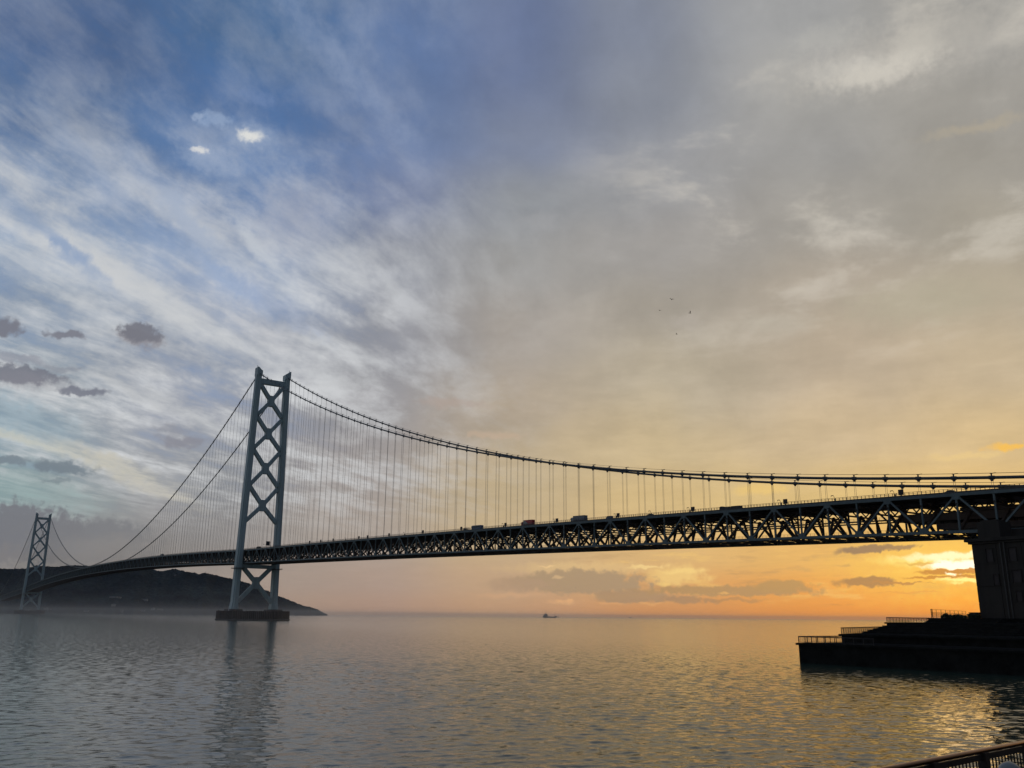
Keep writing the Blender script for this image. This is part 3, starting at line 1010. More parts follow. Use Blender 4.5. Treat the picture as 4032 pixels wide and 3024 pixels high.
for side in (1, -1):
    rl = MB()
    for yy in (side * 16.55,):
        for j in list(J)[:-1]:
            a, b = S0 + PAN * j, S0 + PAN * (j + 1)
            za, zb = ztop(a) + .6, ztop(b) + .6
            rl.bar((a, yy, za + .36), (b, yy, zb + .36), .3, .78)
            rl.bar((a, yy, za + 1.3), (b, yy, zb + 1.3), .10, .12)
            rl.bar((a, yy, za + 1.85), (b, yy, zb + 1.85), .12, .14)
            for q in range(8):
                s = a + PAN * q / 8
                z = ztop(s) + .6
                rl.box(s - .09, s + .09, yy - .09, yy + .09, z + .7, z + 1.92)
    rl.build('deck_railing', M['railsteel'], bridge)

# ------------------------------------------------------------------ piers and anchorage
def pier(sx, label):
    root = tag(empty('bridge_pier', (sx, 0, 0)), label, 'bridge pier', 'bridge tower piers')
    g = MB()
    n = 72
    r0 = 39.2
    g.v += [(r0 * math.cos(2 * math.pi * k / n), r0 * math.sin(2 * math.pi * k / n), z) for z in (-4, 9.6) for k in range(n)]
    g.f += [(k, (k + 1) % n, n + (k + 1) % n, n + k) for k in range(n)]
    g.f += [tuple(n + k for k in range(n))]
    g.build('caisson', M['pier'], root)
    f = MB()
    for k in range(120):
        a = 2 * math.pi * k / 120
        r = 39.75 + (0.25 if k % 3 else 0.5)
        w = 1.0 + 0.3 * ((k * 7) % 5) / 5
        c, s_ = math.cos(a), math.sin(a)
        tz = 9.9 + 0.35 * ((k * 13) % 7) / 7
        vs = []
        for z in (-3, tz):
            for dt, dr in ((-w / 2, -.6), (w / 2, -.6), (w / 2, .45), (-w / 2, .45)):
                rr_ = r + dr
                vs.append((rr_ * c - dt * s_, rr_ * s_ + dt * c, z))
        f.add(vs, [(0, 1, 2, 3), (7, 6, 5, 4), (0, 4, 5, 1), (1, 5, 6, 2), (2, 6, 7, 3), (3, 7, 4, 0)])
    f.build('fender_piles', M['pilewood'], root)
    ap = MB()
    n = 60
    ap.v += [((41.6 if z < 1 else 40.9) * math.cos(2 * math.pi * k / n), (41.6 if z < 1 else 40.9) * math.sin(2 * math.pi * k / n), z) for z in (-3, .9, 1.3) for k in range(n)]
    for q in range(2): ap.f += [(q * n + k, q * n + (k + 1) % n, (q + 1) * n + (k + 1) % n, (q + 1) * n + k) for k in range(n)]
    ap.build('apron', M['pier'], root)
    pl = MB()
    for sg in (-1, 1):
        pl.prism([(-11, sg * 23.25 - 7), (11, sg * 23.25 - 7), (11, sg * 23.25 + 7), (-11, sg * 23.25 + 7)], 9.5, 12.0)
    pl.build('plinth', M['pier'], root)
    rl = MB()
    for k in range(60):
        a = 2 * math.pi * k / 60
        rl.box(38.7 * math.cos(a) - .08, 38.7 * math.cos(a) + .08, 38.7 * math.sin(a) - .08, 38.7 * math.sin(a) + .08, 9.5, 10.9)
    rl.build('rail_posts', M['railsteel'], root)
    return root


pier(0, 'big round pier with rusty fender piles under the near bridge tower')
pier(1991, 'low misty pier under the distant tower before the hills')
bc = tag(empty('beacon', (-14, 33, 9.6)), 'tiny white beacon on the rim of the near pier', 'beacon')
MB().tube([(0, 0, 0), (0, 0, 2.6)], .35, 8).build('beacon_post', M['white'], bc)
MB().tube([(0, 0, 2.6), (0, 0, 3.4)], [.7, .5], 8).build('lantern', M['white'], bc)

an = tag(empty('anchorage', (-894, 0, 8)), 'massive dark concrete anchorage block carrying the bridge end by the shore', 'anchorage')
ax, ay, az_ = -894, 0, 8
g = MB()
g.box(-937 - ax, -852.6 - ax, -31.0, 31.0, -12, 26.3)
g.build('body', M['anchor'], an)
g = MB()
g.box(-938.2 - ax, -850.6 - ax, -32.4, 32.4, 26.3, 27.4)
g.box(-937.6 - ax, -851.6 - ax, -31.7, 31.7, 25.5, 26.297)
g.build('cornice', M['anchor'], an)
for yy in (25.5, -25.5):
    MB().box(-862.3 - ax, -854.6 - ax, yy - 4.2, yy + 4.2, 27.4, 33.2).build('pedestal', M['anchor'], an)
    MB().box(-861.2 - ax, -855.6 - ax, yy - 3.2, yy + 3.2, 33.2, 33.9).build('bearing_block', M['anchor'], an)
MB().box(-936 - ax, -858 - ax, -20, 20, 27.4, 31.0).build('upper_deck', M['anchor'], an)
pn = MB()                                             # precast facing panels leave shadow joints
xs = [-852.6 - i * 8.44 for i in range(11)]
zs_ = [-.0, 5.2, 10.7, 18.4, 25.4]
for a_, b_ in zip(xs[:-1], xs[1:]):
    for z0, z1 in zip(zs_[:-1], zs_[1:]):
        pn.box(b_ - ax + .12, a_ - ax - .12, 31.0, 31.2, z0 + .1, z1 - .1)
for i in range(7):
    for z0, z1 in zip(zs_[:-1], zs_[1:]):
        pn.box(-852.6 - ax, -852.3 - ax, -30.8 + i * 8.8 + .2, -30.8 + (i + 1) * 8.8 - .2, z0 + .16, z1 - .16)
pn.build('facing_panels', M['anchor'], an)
for (a_, b_, z0, z1) in ((-860.6, -859.0, 11.2, 14.6), (-868.2, -865.4, 12.0, 16.0), (-859.6, -857.4, 19.2, 23.6), (-867.5, -865.2, 19.2, 23.6), (-867.6, -865.8, 5.8, 9.0), (-876, -873.6, 12.0, 16.0), (-884, -881.6, 12.0, 16.0)):
    w_ = MB().box(a_ - ax, b_ - ax, 31.2, 31.28, z0, z1).build('window', M['cabinet'], an)
    fr = MB()
    fr.box(a_ - ax - .25, b_ - ax + .25, 31.3, 31.75, z1, z1 + .3)
    fr.box(a_ - ax - .25, a_ - ax, 31.3, 31.65, z0 - .2, z1)
    fr.box(b_ - ax, b_ - ax + .25, 31.3, 31.65, z0 - .2, z1)
    fr.build('window_surround', M['anchor'], w_)
dp = MB()
for s_ in (-862.6, -863.9): dp.tube([(s_ - ax, 31.55, 0), (s_ - ax, 31.55, 25.6)], .22, 8)
dp.build('drain_pipe', M['railsteel'], an)

# ------------------------------------------------------------------ shore: quay, terraces, ground
QX = -1008.45                                          # water edge of the promenade by the viewer
g = MB()
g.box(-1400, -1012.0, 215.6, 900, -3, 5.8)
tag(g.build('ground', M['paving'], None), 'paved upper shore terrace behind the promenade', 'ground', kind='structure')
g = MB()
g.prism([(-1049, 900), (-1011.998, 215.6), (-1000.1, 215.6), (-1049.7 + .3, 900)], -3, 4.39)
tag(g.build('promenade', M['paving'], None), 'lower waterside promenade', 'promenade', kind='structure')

quay = tag(empty('stepped_quay', (-915, 215.5, 0)), 'black stepped stone quay jutting into the water below the bridge', 'quay')
qx, qy = -915, 215.5


def terrace(poly, z, lip=0.35):
    g = MB()
    cx_ = sum(p[0] for p in poly) / len(poly); cy_ = sum(p[1] for p in poly) / len(poly)
    g.prism([(x - qx - (lip if x > cx_ else -lip), y - qy - (lip if y > cy_ else -lip)) for x, y in poly], -3, z - .35)
    # coping that oversails the wall a little
    g.prism([(x - qx, y - qy) for x, y in poly], z - .35, z)
    return g.build('terrace', M['quay'], quay)


A2, B2 = (-914.6, 201.1), (-893.5, 149.5)
A3, B3 = (-890.9, 149.2), (-872.0, 95.3)
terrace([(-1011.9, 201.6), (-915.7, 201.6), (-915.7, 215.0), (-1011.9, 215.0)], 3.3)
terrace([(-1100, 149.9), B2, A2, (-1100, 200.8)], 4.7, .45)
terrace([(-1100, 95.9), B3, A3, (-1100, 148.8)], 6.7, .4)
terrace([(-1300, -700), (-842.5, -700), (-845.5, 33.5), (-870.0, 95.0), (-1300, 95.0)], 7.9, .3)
stp = MB()                                             # stairs up the second terrace
for i in range(6):
    f0 = 0.36 + i * 0.095
    x0 = A2[0] + (B2[0] - A2[0]) * f0; y0 = A2[1] + (B2[1] - A2[1]) * f0
    stp.prism([(x0 - 30 - qx, B2[1] + .6 - qy), (B2[0] - .2 - qx, B2[1] + .6 - qy), (x0 - .1 - qx, y0 - qy), (x0 - 30 - qx, y0 - qy)], 4.7 + i * .27 - (0.02 if i else 0), 4.7 + (i + 1) * .27)
stp.build('stairs', M['quay'], quay)
stp = MB()
for i in range(4):
    f0 = 0.80 + i * 0.05
    x0 = A3[0] + (B3[0] - A3[0]) * f0; y0 = A3[1] + (B3[1] - A3[1]) * f0
    stp.prism([(x0 - 20 - qx, B3[1] + .6 - qy), (B3[0] - .2 - qx, B3[1] + .6 - qy), (x0 - .1 - qx, y0 - qy), (x0 - 20 - qx, y0 - qy)], 6.7 + i * .28 - (0.02 if i else 0), 6.7 + (i + 1) * .28)
stp.build('stairs', M['quay'], quay)


def railing(pts, label, h=1.1, pitch=1.9, bal=0.20, bw=.016, pw=.10, hr=.05, name='railing', mats=('darkrail', 'darkrail'), group=None, mid=True):
    o0 = Vector(pts[0])
    root = tag(empty(name, o0), label, 'railing', group)
    P_ = [Vector(p) - o0 for p in pts]
    up = Vector((0, 0, 1))
    hd = MB(); bl = MB()
    hd.tube([p + up * h for p in P_], hr, 10)
    lo = MB()
    for a, b in zip(P_[:-1], P_[1:]):
        L = (b - a).length
        t = (b - a) / L
        lo.bar(a + up * .12, b + up * .12, .05, .05)
        lo.bar(a + up * (h - hr - .05), b + up * (h - hr - .05), .04, .08)
        n = max(1, round(L / pitch))
        for i in range(n + 1):
            p = a + t * (L * i / n)
            q = MB(); q.bar(p, p + up * (h - hr * .6), pw, pw, up=t)
            q.build('post', M[mats[1]], root)
        k = int(L / bal)
        for i in range(1, k):
            p = a + t * (L * i / k)
            bl.bar(p + up * .12, p + up * (h - hr - .05), bw, bw, up=t)
    hd.build('handrail', M[mats[0]], root, smooth=True)
    lo.build('rails', M[mats[1]], root)
    bl.build('balusters', M[mats[1]], root)
    return root


railing([(-930.5, 214.6, 3.3), (-916.1, 214.6, 3.3), (-916.1, 202.2, 3.3)], 'brown balustrade on the lowest step of the stone quay, at the water', group='quay balustrades')
lerp2 = lambda A, B, f: (A[0] + (B[0] - A[0]) * f - .55, A[1] + (B[1] - A[1]) * f)
railing([lerp2(A2, B2, .01) + (4.7,), lerp2(A2, B2, .96) + (4.7,)], 'brown balustrade beside the stairs on the second step of the quay', h=1.12, group='quay balustrades')
railing([lerp2(A3, B3, .01) + (6.7,), lerp2(A3, B3, .97) + (6.7,)], 'thin balustrade on the third quay step, against the orange sky', h=1.15, pitch=3.2, group='quay balustrades')
fc = [on_y(3652, 2434, 94.0), None]
fx0 = (-871.0, 94.0)
fence = tag(empty('wire_fence', (-871.0, 94.0, 7.9)), 'tall thin wire fence on the top quay step before the anchorage', 'fence')
fa, fb = Vector((0, 0, 0)), Vector((22.5, -61, 0))
g = MB()
for i in range(9):
    p = fa + (fb - fa) * (i / 8)
    MB().bar(p, p + Vector((0, 0, 2.5)), .09).build('post', M['darkrail'], fence)
for z in (.25, .9, 1.3, 1.7, 2.1, 2.48): g.bar(fa + Vector((0, 0, z)), fb + Vector((0, 0, z)), .035 if z < 2.4 else .07)
for i in range(110):
    p = fa + (fb - fa) * (i / 109)
    g.bar(p + Vector((0, 0, .25)), p + Vector((0, 0, 1.7)), .022)
g.build('wires', M['darkrail'], fence)
gt = MB()
for dx in (0.0, 1.6):
    gt.bar((dx * .35, -dx, 0), (dx * .35, -dx, 2.55), .14)
for z in (.4, .9, 1.4, 1.9, 2.4): gt.bar((0, 0, z), (.56, -1.6, z), .1)
gt.build('end_gate', M['darkrail'], fence)


def shrub(loc, w, h, n, label):
    root = tag(empty('shrub', loc), label, 'shrub', 'shrubs by the wire fence')
    lf = MB(); st = MB()
    for i in range(6):
        a = random.random() * 6.28
        st.tube([(0, 0, -.1), (math.cos(a) * w * .2, math.sin(a) * w * .2, h * .4), (math.cos(a) * w * .4, math.sin(a) * w * .4, h * (.7 + .3 * random.random()))], [.06, .04, .015], 5)
    for i in range(n):
        a = random.random() * 6.28
        r = w * math.sqrt(random.random()) * .55
        z = h * random.random() ** .8 * (1 - .5 * (r / w) ** 1.5) * (0.7 + .5 * mnoise.noise(Vector((math.cos(a) * 2, math.sin(a) * 2, loc[0]))))
        c = Vector((r * math.cos(a), r * math.sin(a), z + .05))
        d1 = Vector((random.gauss(0, 1), random.gauss(0, 1), random.gauss(0, 1))).normalized()
        d2 = d1.cross(Vector((random.gauss(0, 1), random.gauss(0, 1), random.gauss(0, 1)))).normalized()
        L = .22 + .2 * random.random()
        lf.add([c - d1 * L, c + d2 * L * .35, c + d1 * L, c - d2 * L * .35], [(0, 1, 2, 3)])
    lf.build('foliage', M['leaf'], root, fix=False)
    st.build('stem', M['bark'], root)


def on_fence(u):
    best = min((i / 200 for i in range(201)), key=lambda f: abs(project((-871 + 22.5 * f, 94 - 61 * f, 8.3))[0] - u))
    return (-871 + 22.5 * best - 2.6, 94 - 61 * best - 1.0, 7.9)


shrub(on_fence(3690), 3.2, 1.5, 420, 'small ragged shrub at the left end of the shrub row behind the wire fence')
shrub(on_fence(3718), 5.2, 1.25, 800, 'widest low rounded shrub behind the wire fence')
shrub(on_fence(3742), 4.0, 1.1, 520, 'low rounded shrub joined to the widest shrub, on the side of the anchorage')
shrub(on_fence(3796), 3.4, 1.9, 520, 'ragged open shrub just before the dark box by the anchorage')
shrub(on_fence(3850), 3.4, 2.0, 520, 'ragged shrub between the dark box and the anchorage wall')
bx_ = tag(empty('utility_box', on_fence(3828)), 'dark square utility box among the shrubs by the anchorage', 'utility box')
g = MB(); g.box(-1.3, 1.3, -1.2, 1.2, 0, 1.95)
g.build('housing', M['cabinet'], bx_)
MB().box(-1.45, 1.45, -1.35, 1.35, 1.953, 2.1).build('lid', M['cabinet'], bx_)
MB().box(1.303, 1.36, -.9, .9, .2, 1.7).build('door', M['cabinet'], bx_)
sg = tag(empty('notice_plate', tuple(on_y(3570, 2484, 149.9 + 0.0))), 'tiny pale notice plate on the dark quay wall', 'notice plate')
MB().box(-.4, .4, 0, .08, -.35, .35).build('plate', M['cream'], sg)
MB().box(-.06, .06, -.6, 0, -.06, .06).build('bracket', M['darkrail'], sg)

# foreground balustrade beside the viewer
RX = -1008.75
railing([(-1010.30, 352.0, 4.39), (-1007.40, 312.0, 4.39)], 'dark foreground balustrade with a bronze handrail glinting in the sun', h=1.09, pitch=1.62, bal=.11, bw=.017, pw=.13, hr=.038,
        mats=('bronze', 'darkrail'))
bp0 = CAM + ray(3976, 3024) * 1.0
dome_d = 8.2
dpos = CAM + ray(3976, 3030) * dome_d
bo = tag(empty('bollard_lamp', (dpos.x, dpos.y, 4.39)), 'round pale lidded bollard lamp by the foreground balustrade', 'bollard lamp')
ht = dpos.z - 4.39
MB().tube([(0, 0, 0), (0, 0, ht - .12)], .055, 16).build('post', M['darkrail'], bo, smooth=True)
MB().tube([(0, 0, ht - .12), (0, 0, ht - .02), (0, 0, ht + .02), (0, 0, ht + .045), (0, 0, ht + .06)], [.075, .086, .075, .045, .008], 28).build('lid', M['lid'], bo, smooth=True)

# ------------------------------------------------------------------ things on the deck
def deck(s): return ztop(s) + 1.1


def s_for(u, y):
    return min((-950 + i * .25 for i in range(9600)), key=lambda q: abs(project((q, y, ztop(q) + 2))[0] - u))


def slope(s): return math.atan((ztop(s + 2) - ztop(s - 2)) / 4)


def vehicle(name, label, cat, u, y, group='vehicles on the bridge deck'):
    s = s_for(u, y)
    r = tag(empty(name, (s, y, deck(s) + .02)), label, cat, group)
    r.rotation_euler = (0, -slope(s), 0)
    return r


def wheels(root, xs, half, rad=.5, wd=.3):
    for x in xs:
        for sg in (-1, 1):
            w = MB(); w.tube([(x, sg * (half - wd), rad), (x, sg * half, rad)], rad, 14)
            o = w.build('wheel', M['tyre'], root)
            MB().tube([(x, sg * half, rad), (x, sg * (half + .02), rad)], rad * .5, 10).build('rim', M['greyp'], o)


def roundbox(L0, L1, y0, y1, z0, z1, c=.25):
    g = MB()
    g.extrude_y([(L0 + c, z0), (L1 - c, z0), (L1, z0 + c), (L1, z1 - c), (L1 - c, z1), (L0 + c, z1), (L0, z1 - c), (L0, z0 + c)], y0, y1)
    return g


def cab(root, x0, x1, w, h, mat):
    g = MB()
    g.extrude_y([(x0, .5), (x1, .5), (x1, 1.5), (x1 - .35, h - .15), (x1 - .6, h), (x0, h)], -w / 2, w / 2)
    g.build('cab', M[mat], root)
    q = MB(); q.extrude_y([(x1 + .01, 1.62), (x1 - .33, h - .25), (x1 - .28, h - .25), (x1 + .06, 1.62)], -w / 2 + .15, w / 2 - .15)
    q.build('windscreen', M['glass'], root)
    for sg in (-1, 1):
        MB().box(x1 - 1.5, x1 - .55, sg * (w / 2 + .004) - .02, sg * (w / 2 + .004) + .02, 1.65, h - .45).build('side_window', M['glass'], root)
        MB().box(x1 + .02, x1 + .22, sg * (w / 2 + .12) - .08, sg * (w / 2 + .12) + .08, 1.6, h - .35).build('mirror', M['dark'], root)
    MB().box(x1 - .02, x1 + .14, -w / 2, w / 2, .35, .75).build('bumper', M['dark'], root)


def box_truck(label, s, L, h, bodymat, cabmat, y=11.5, trim=None):
    r = vehicle('truck', label, 'truck', s, y)
    cab(r, L / 2 - 2.1, L / 2, 2.4, min(2.9, h - .3), cabmat)
    roundbox(-L / 2, L / 2 - 2.3, -1.25, 1.25, 1.0, h, .12).build('cargo_box', M[bodymat], r)
    MB().box(-L / 2 + .1, L / 2 - .4, -.5, .5, .55, .97).build('chassis', M['dark'], r)
    if trim:
        g = MB()
        n = 12
        L2 = L / 2 - 2.32
        top = [(L2 - 5.2 * (1 - (i / n) ** 2), 1.05 + (h - 1.15) * i / n) for i in range(n + 1)]
        g.extrude_y([(L2, 1.05)] + top[:0:-1][::-1] if False else [(L2, 1.05), (L2, h - .1)] + list(reversed(top))[1:], 1.252, 1.27)
        g.build('livery_patch', M[trim], r)
    wheels(r, [-L / 2 + 1.4, -L / 2 + 2.6, L / 2 - 1.2], 1.25, .5)
    return r


box_truck('red box truck with a pale curved patch on its side', 2078.5, 12.0, 3.9, 'red', 'red', trim='cream')
box_truck('long pale grey box truck between the red truck and a small dark van', 2279, 13.2, 3.8, 'greyp', 'white')
box_truck('distant pinkish grey truck on the deck beyond the near tower', 637.5, 12.0, 3.7, 'cream', 'greyp')
box_truck('small dark truck passing beneath the near tower', 1018, 8.0, 3.0, 'dark', 'dark', y=10)

r = vehicle('bus', 'dark blue coach with a band of windows on the bridge', 'bus', 1879.5, 11.5)
g = MB()
g.extrude_y([(-6, .45), (5.8, .45), (6, .8), (5.9, 2.0), (5.5, 3.2), (5.2, 3.35), (-5.7, 3.35), (-6, 3.1)], -1.25, 1.25)
g.build('body', M['busblue'], r)
for sg in (-1, 1):
    for i in range(7):
        MB().box(-5.4 + i * 1.5, -5.4 + i * 1.5 + 1.38, sg * 1.26 - .015, sg * 1.26 + .015, 1.75, 2.85).build('window', M['glass'], r)
MB().extrude_y([(5.93, 1.5), (5.52, 3.1), (5.57, 3.1), (5.98, 1.5)], -1.1, 1.1).build('windscreen', M['glass'], r)
for sg in (-1, 1): MB().box(5.9, 6.25, sg * 1.32 - .07, sg * 1.32 + .07, 2.1, 2.9).build('mirror', M['dark'], r)
wheels(r, [-3.4, 3.6], 1.25, .5)

r = vehicle('flatbed_truck', 'long low dark flatbed truck near the right end of the deck', 'truck', 2877, 11.5)
MB().box(-6.6, 4.2, -1.25, 1.25, .75, 1.15).build('flatbed', M['dark'], r)
MB().box(-6.4, -1.2, -1.15, 1.15, 1.153, 2.0).build('load', M['cabinet'], r)
MB().box(.2, 3.6, -1.1, 1.1, 1.153, 1.8).build('load', M['cabinet'], r)
cab(r, 4.3, 6.4, 2.4, 2.2, 'dark')
wheels(r, [-5.4, -4.2, 2.6, 5.4], 1.25, .45)


def car(label, s, mat, y=11.8, L=4.6, h=1.5, name='car', cat='car'):
    r = vehicle(name, label, cat, s, y)
    k = L / 4.6
    g = MB()
    if name == 'van':
        pr = [(-2.3, .35), (2.25, .35), (2.3, .9), (1.7, 1.2), (1.3, h - .05), (-2.15, h), (-2.3, 1.2)]
        gp = [(1.62, 1.22), (1.28, h - .2), (-2.0, h - .2), (-2.1, 1.22)]
    else:
        pr = [(-2.3, .35), (2.25, .35), (2.3, .75), (1.3, .95), (.6, h - .03), (-.9, h), (-1.75, 1.0), (-2.3, .95)]
        gp = [(1.15, .98), (.52, h - .1), (-.85, h - .1), (-1.6, 1.0)]
    g.extrude_y([(x * k, z) for x, z in pr], -.88, .88)
    g.build('body', M[mat], r)
    for sg in (-1, 1):
        w = MB(); w.extrude_y([(x * k, z) for x, z in gp], sg * .885 - .012, sg * .885 + .012)
        w.build('side_window', M['glass'], r)
    wheels(r, [-1.4 * k, 1.4 * k], .88, .32, .2)
    return r


car('low dark saloon car, alone under a curved deck lamp', 2560.5, 'dark')
car('small dark van just behind the pale grey box truck', 2400, 'busblue', h=2.1, name='van', cat='van')
car('dark car at the right end of the deck above the anchorage', 3740, 'dark')
r = vehicle('pickup_truck', 'small open truck with a lattice cage just ahead of the dark blue coach', 'truck', 1836, 11.8)
cab(r, 1.2, 2.9, 1.9, 2.1, 'cabinet')
MB().box(-2.9, 1.1, -.95, .95, .7, 1.0).build('cargo_bed', M['dark'], r)
g = MB()
for x in (-2.8, -1.8, -.8, .2, 1.0):
    for sg in (-.92, .92): g.bar((x, sg, 1.0), (x, sg, 2.7), .08)
for z in (1.4, 1.8, 2.2, 2.7):
    for sg in (-.92, .92): g.bar((-2.8, sg, z), (1.0, sg, z), .07)
g.build('cage', M['greyp'], r)
wheels(r, [-1.8, 2.0], .95, .38, .22)

# roadside cabinets and hooped lamps along the near railing
BOXES = [s_for(u, 16.05) for u in (1219, 1263, 1312, 1413, 1447, 1532, 1665, 1816, 1990, 2193, 2434.5, 2728.7, 3091.7, 3547)]
WHERE = ['far down the deck, first on the right of the near tower', 'second along the railing from the near tower', 'third along the railing from the near tower', 'fourth along the railing from the near tower',
         'close beside the fourth cabinet from the near tower', 'sixth from the near tower, midway to the open truck', 'alone midway between the sixth one and the open truck', 'close beside the open truck with the cage',
         'between the coach and the red truck', 'between the red truck and the pale grey truck', 'just behind the small dark van', 'just ahead of the long flatbed truck', 'behind the flatbed truck, second from the right end',
         'nearest the anchorage, at the right end of the deck']


def make_box():
    r = empty('roadside_cabinet')
    MB().box(-.95, .95, -.35, .35, .55, 2.75).build('housing', M['cabinet'], r)
    MB().box(-.8, .8, .353, .40, .75, 2.55).build('door', M['cabinet'], r)
    MB().bar((0, 0, 0), (0, 0, .56), .4).build('stand', M['dark'], r)
    return r


def copy_tree(o, parent=None):
    c = o.copy(); COL.objects.link(c)
    if parent: c.parent = parent
    for ch in list(o.children): copy_tree(ch, c)
    return c


proto = None
for s, wh in zip(BOXES, WHERE):
    if proto is None: proto = make_box(); o = proto
    else: o = copy_tree(proto)
    o.location = (s, 16.05, deck(s) + .02)
    tag(o, 'square dark roadside cabinet ' + wh, 'cabinet', 'roadside cabinets on the bridge')
HOOPS = [(1359, 'between the third and fourth dark cabinets'), (1590, 'alone on the stretch before the open truck'), (1979, 'beside the cabinet left of the red truck'), (2180, 'beside the cabinet between the red and pale trucks'), (2421, 'beside the cabinet behind the small dark van'),
         (2558, 'standing over the low dark saloon'), (2710, 'beside the cabinet ahead of the flatbed truck'), (3067, 'beside the cabinet behind the flatbed truck'), (3279, 'alone between the last two cabinets'), (3515, 'beside the cabinet nearest the anchorage')]


def make_hoop():
    r = empty('deck_lamp')
    pts = [(-.75, 0, 0), (-.75, 0, 1.7), (-.6, 0, 2.25), (-.2, 0, 2.5), (.5, 0, 2.5), (.8, 0, 2.3), (.85, 0, 2.0)]
    MB().tube(pts, .09, 8).build('hooped_pole', M['railsteel'], r, smooth=True)
    MB().box(-.35, .75, -.2, .2, 2.48, 2.68).build('lamp_head', M['dark'], r)
    MB().box(-1.35, -.85, -.3, .3, 0, 1.1).build('control_box', M['dark'], r)
    return r


proto = None
for u, wh in HOOPS:
    s = s_for(u, 16.05)
    if proto is None: proto = make_hoop(); o = proto
    else: o = copy_tree(proto)
    o.location = (s, 16.05, deck(s) + .02)
    tag(o, 'small hooped deck lamp ' + wh, 'lamp', 'hooped lamps on the bridge')

# road sign beside the near tower's far leg
p0 = on_x(1047, 2148, -12); p1 = on_x(1063, 2132, -12)
sgn = tag(empty('road_sign', (-12, p1.y - 1.0, deck(-12))), 'big dark road sign board on a bracketed post by the near tower', 'road sign')
dzb = p0.z - deck(-12)
dyb = p0.y - (p1.y - 1.0)
MB().box(-.25, .25, .95, dyb, dzb, dzb + 5.0).build('board', M['dark'], sgn)
MB().tube([(0.3, -.2, 0), (0.3, -.2, dzb + 4.6)], .18, 8).build('post', M['railsteel'], sgn)
g = MB()
for z in (.9, 4.2): g.bar((.3, -.2, dzb + z), (.3, 2.5, dzb + z), .16)
g.build('bracket', M['railsteel'], sgn)
MB().tube([(0, dyb, dzb + 1.0), (0, dyb + 3.0, dzb + 1.2)], .1, 6).build('lamp_arm', M['railsteel'], sgn)
MB().box(-.3, .3, dyb + 2.4, dyb + 3.4, dzb + 1.2, dzb + 1.6).build('lamp_head', M['dark'], sgn)

# ------------------------------------------------------------------ boats
def ship():
    a, b = at_dist(2138, 2430, 1), at_dist(2192, 2430, 1)
    d = ray(2165, 2433); d.z = 0; d.normalize()
    dist = 4400
    loc = CAM + d * dist; loc.z = 0
    L = 54 / FPX * dist * 1.0
    rz = math.atan2(RA.y, RA.x)
    r = tag(empty('cargo_ship', loc, rz), 'small dark cargo ship on the hazy horizon, its wheelhouse at the left end', 'ship')
    k = L / 70.0
    h = MB()
    prof = [(-35, 6.2), (-33, 0), (30, -2), (34, 4), (36, 8.2), (25, 7.6), (22, 5.2), (-14, 4.6), (-15, 6.2)]
    h.extrude_y([(x * k, z * k) for x, z in prof], -6 * k, 6 * k)
    h.build('hull', M['hull'], r)
    u_ = MB()
    for x0, x1, z0, z1 in ((-33, -9, 6.2, 9.5), (-31, -11, 9.5, 12.5), (-27, -12, 12.5, 15.5), (-25, -13, 15.5, 18.8)):
        u_.box(x0 * k, x1 * k, -5 * k, 5 * k, z0 * k, z1 * k)
    u_.build('deckhouse', M['shipup'], r)
    MB().box(-13.0 * k, -12.6 * k, -4.6 * k, 4.6 * k, 16.8 * k, 18.2 * k).build('bridge_window', M['glass'], r)
    MB().tube([(-28 * k, 0, 12 * k), (-28.5 * k, 0, 17 * k)], 1.6 * k, 10).build('funnel', M['hull'], r)
    MB().tube([(-20 * k, 0, 18 * k), (-20 * k, 0, 31 * k)], [.9 * k, .4 * k], 6).build('mast', M['hull'], r)
    MB().tube([(24 * k, 0, 7 * k), (24 * k, 0, 23 * k)], [.7 * k, .3 * k], 6).build('foremast', M['hull'], r)
    MB().box(-11 * k, 20 * k, -4.4 * k, 4.4 * k, 4.8 * k, 6.0 * k).build('hatch_cover', M['shipup'], r)
    d2 = ray(2198, 2433); d2.z = 0; d2.normalize()
    l2 = CAM + d2 * 4300; l2.z = 0
    bo_ = tag(empty('buoy', l2), 'tiny dark buoy standing just off the bow of the cargo ship', 'buoy')
    MB().tube([(0, 0, -1), (0, 0, 1.2)], 2.4, 12).build('float', M['hull'], bo_)
    MB().tube([(0, 0, 1.2), (0, 0, 7.5)], [1.3, .7], 8).build('cage', M['hull'], bo_)
    MB().tube([(0, 0, 7.5), (0, 0, 9.5)], [.9, .5], 8).build('lantern', M['hull'], bo_)
    d3 = ray(2482, 2433); d3.z = 0; d3.normalize()
    l3 = CAM + d3 * 6200; l3.z = 0
    fb_ = tag(empty('fishing_boat', l3, rz + .2), 'faint fishing boat far out on the golden horizon', 'boat')
    MB().extrude_y([(-9, 3), (-8.5, 0), (7.5, 0), (9.5, 4.2), (5, 3.2)], -2.4, 2.4).build('hull', M['hull'], fb_)
    MB().box(-3, 1.5, -1.8, 1.8, 3.0, 6.5).build('wheelhouse', M['shipup'], fb_)
    MB().tube([(-1, 0, 6.5), (-1, 0, 14)], .35, 6).build('mast', M['hull'], fb_)


ship()

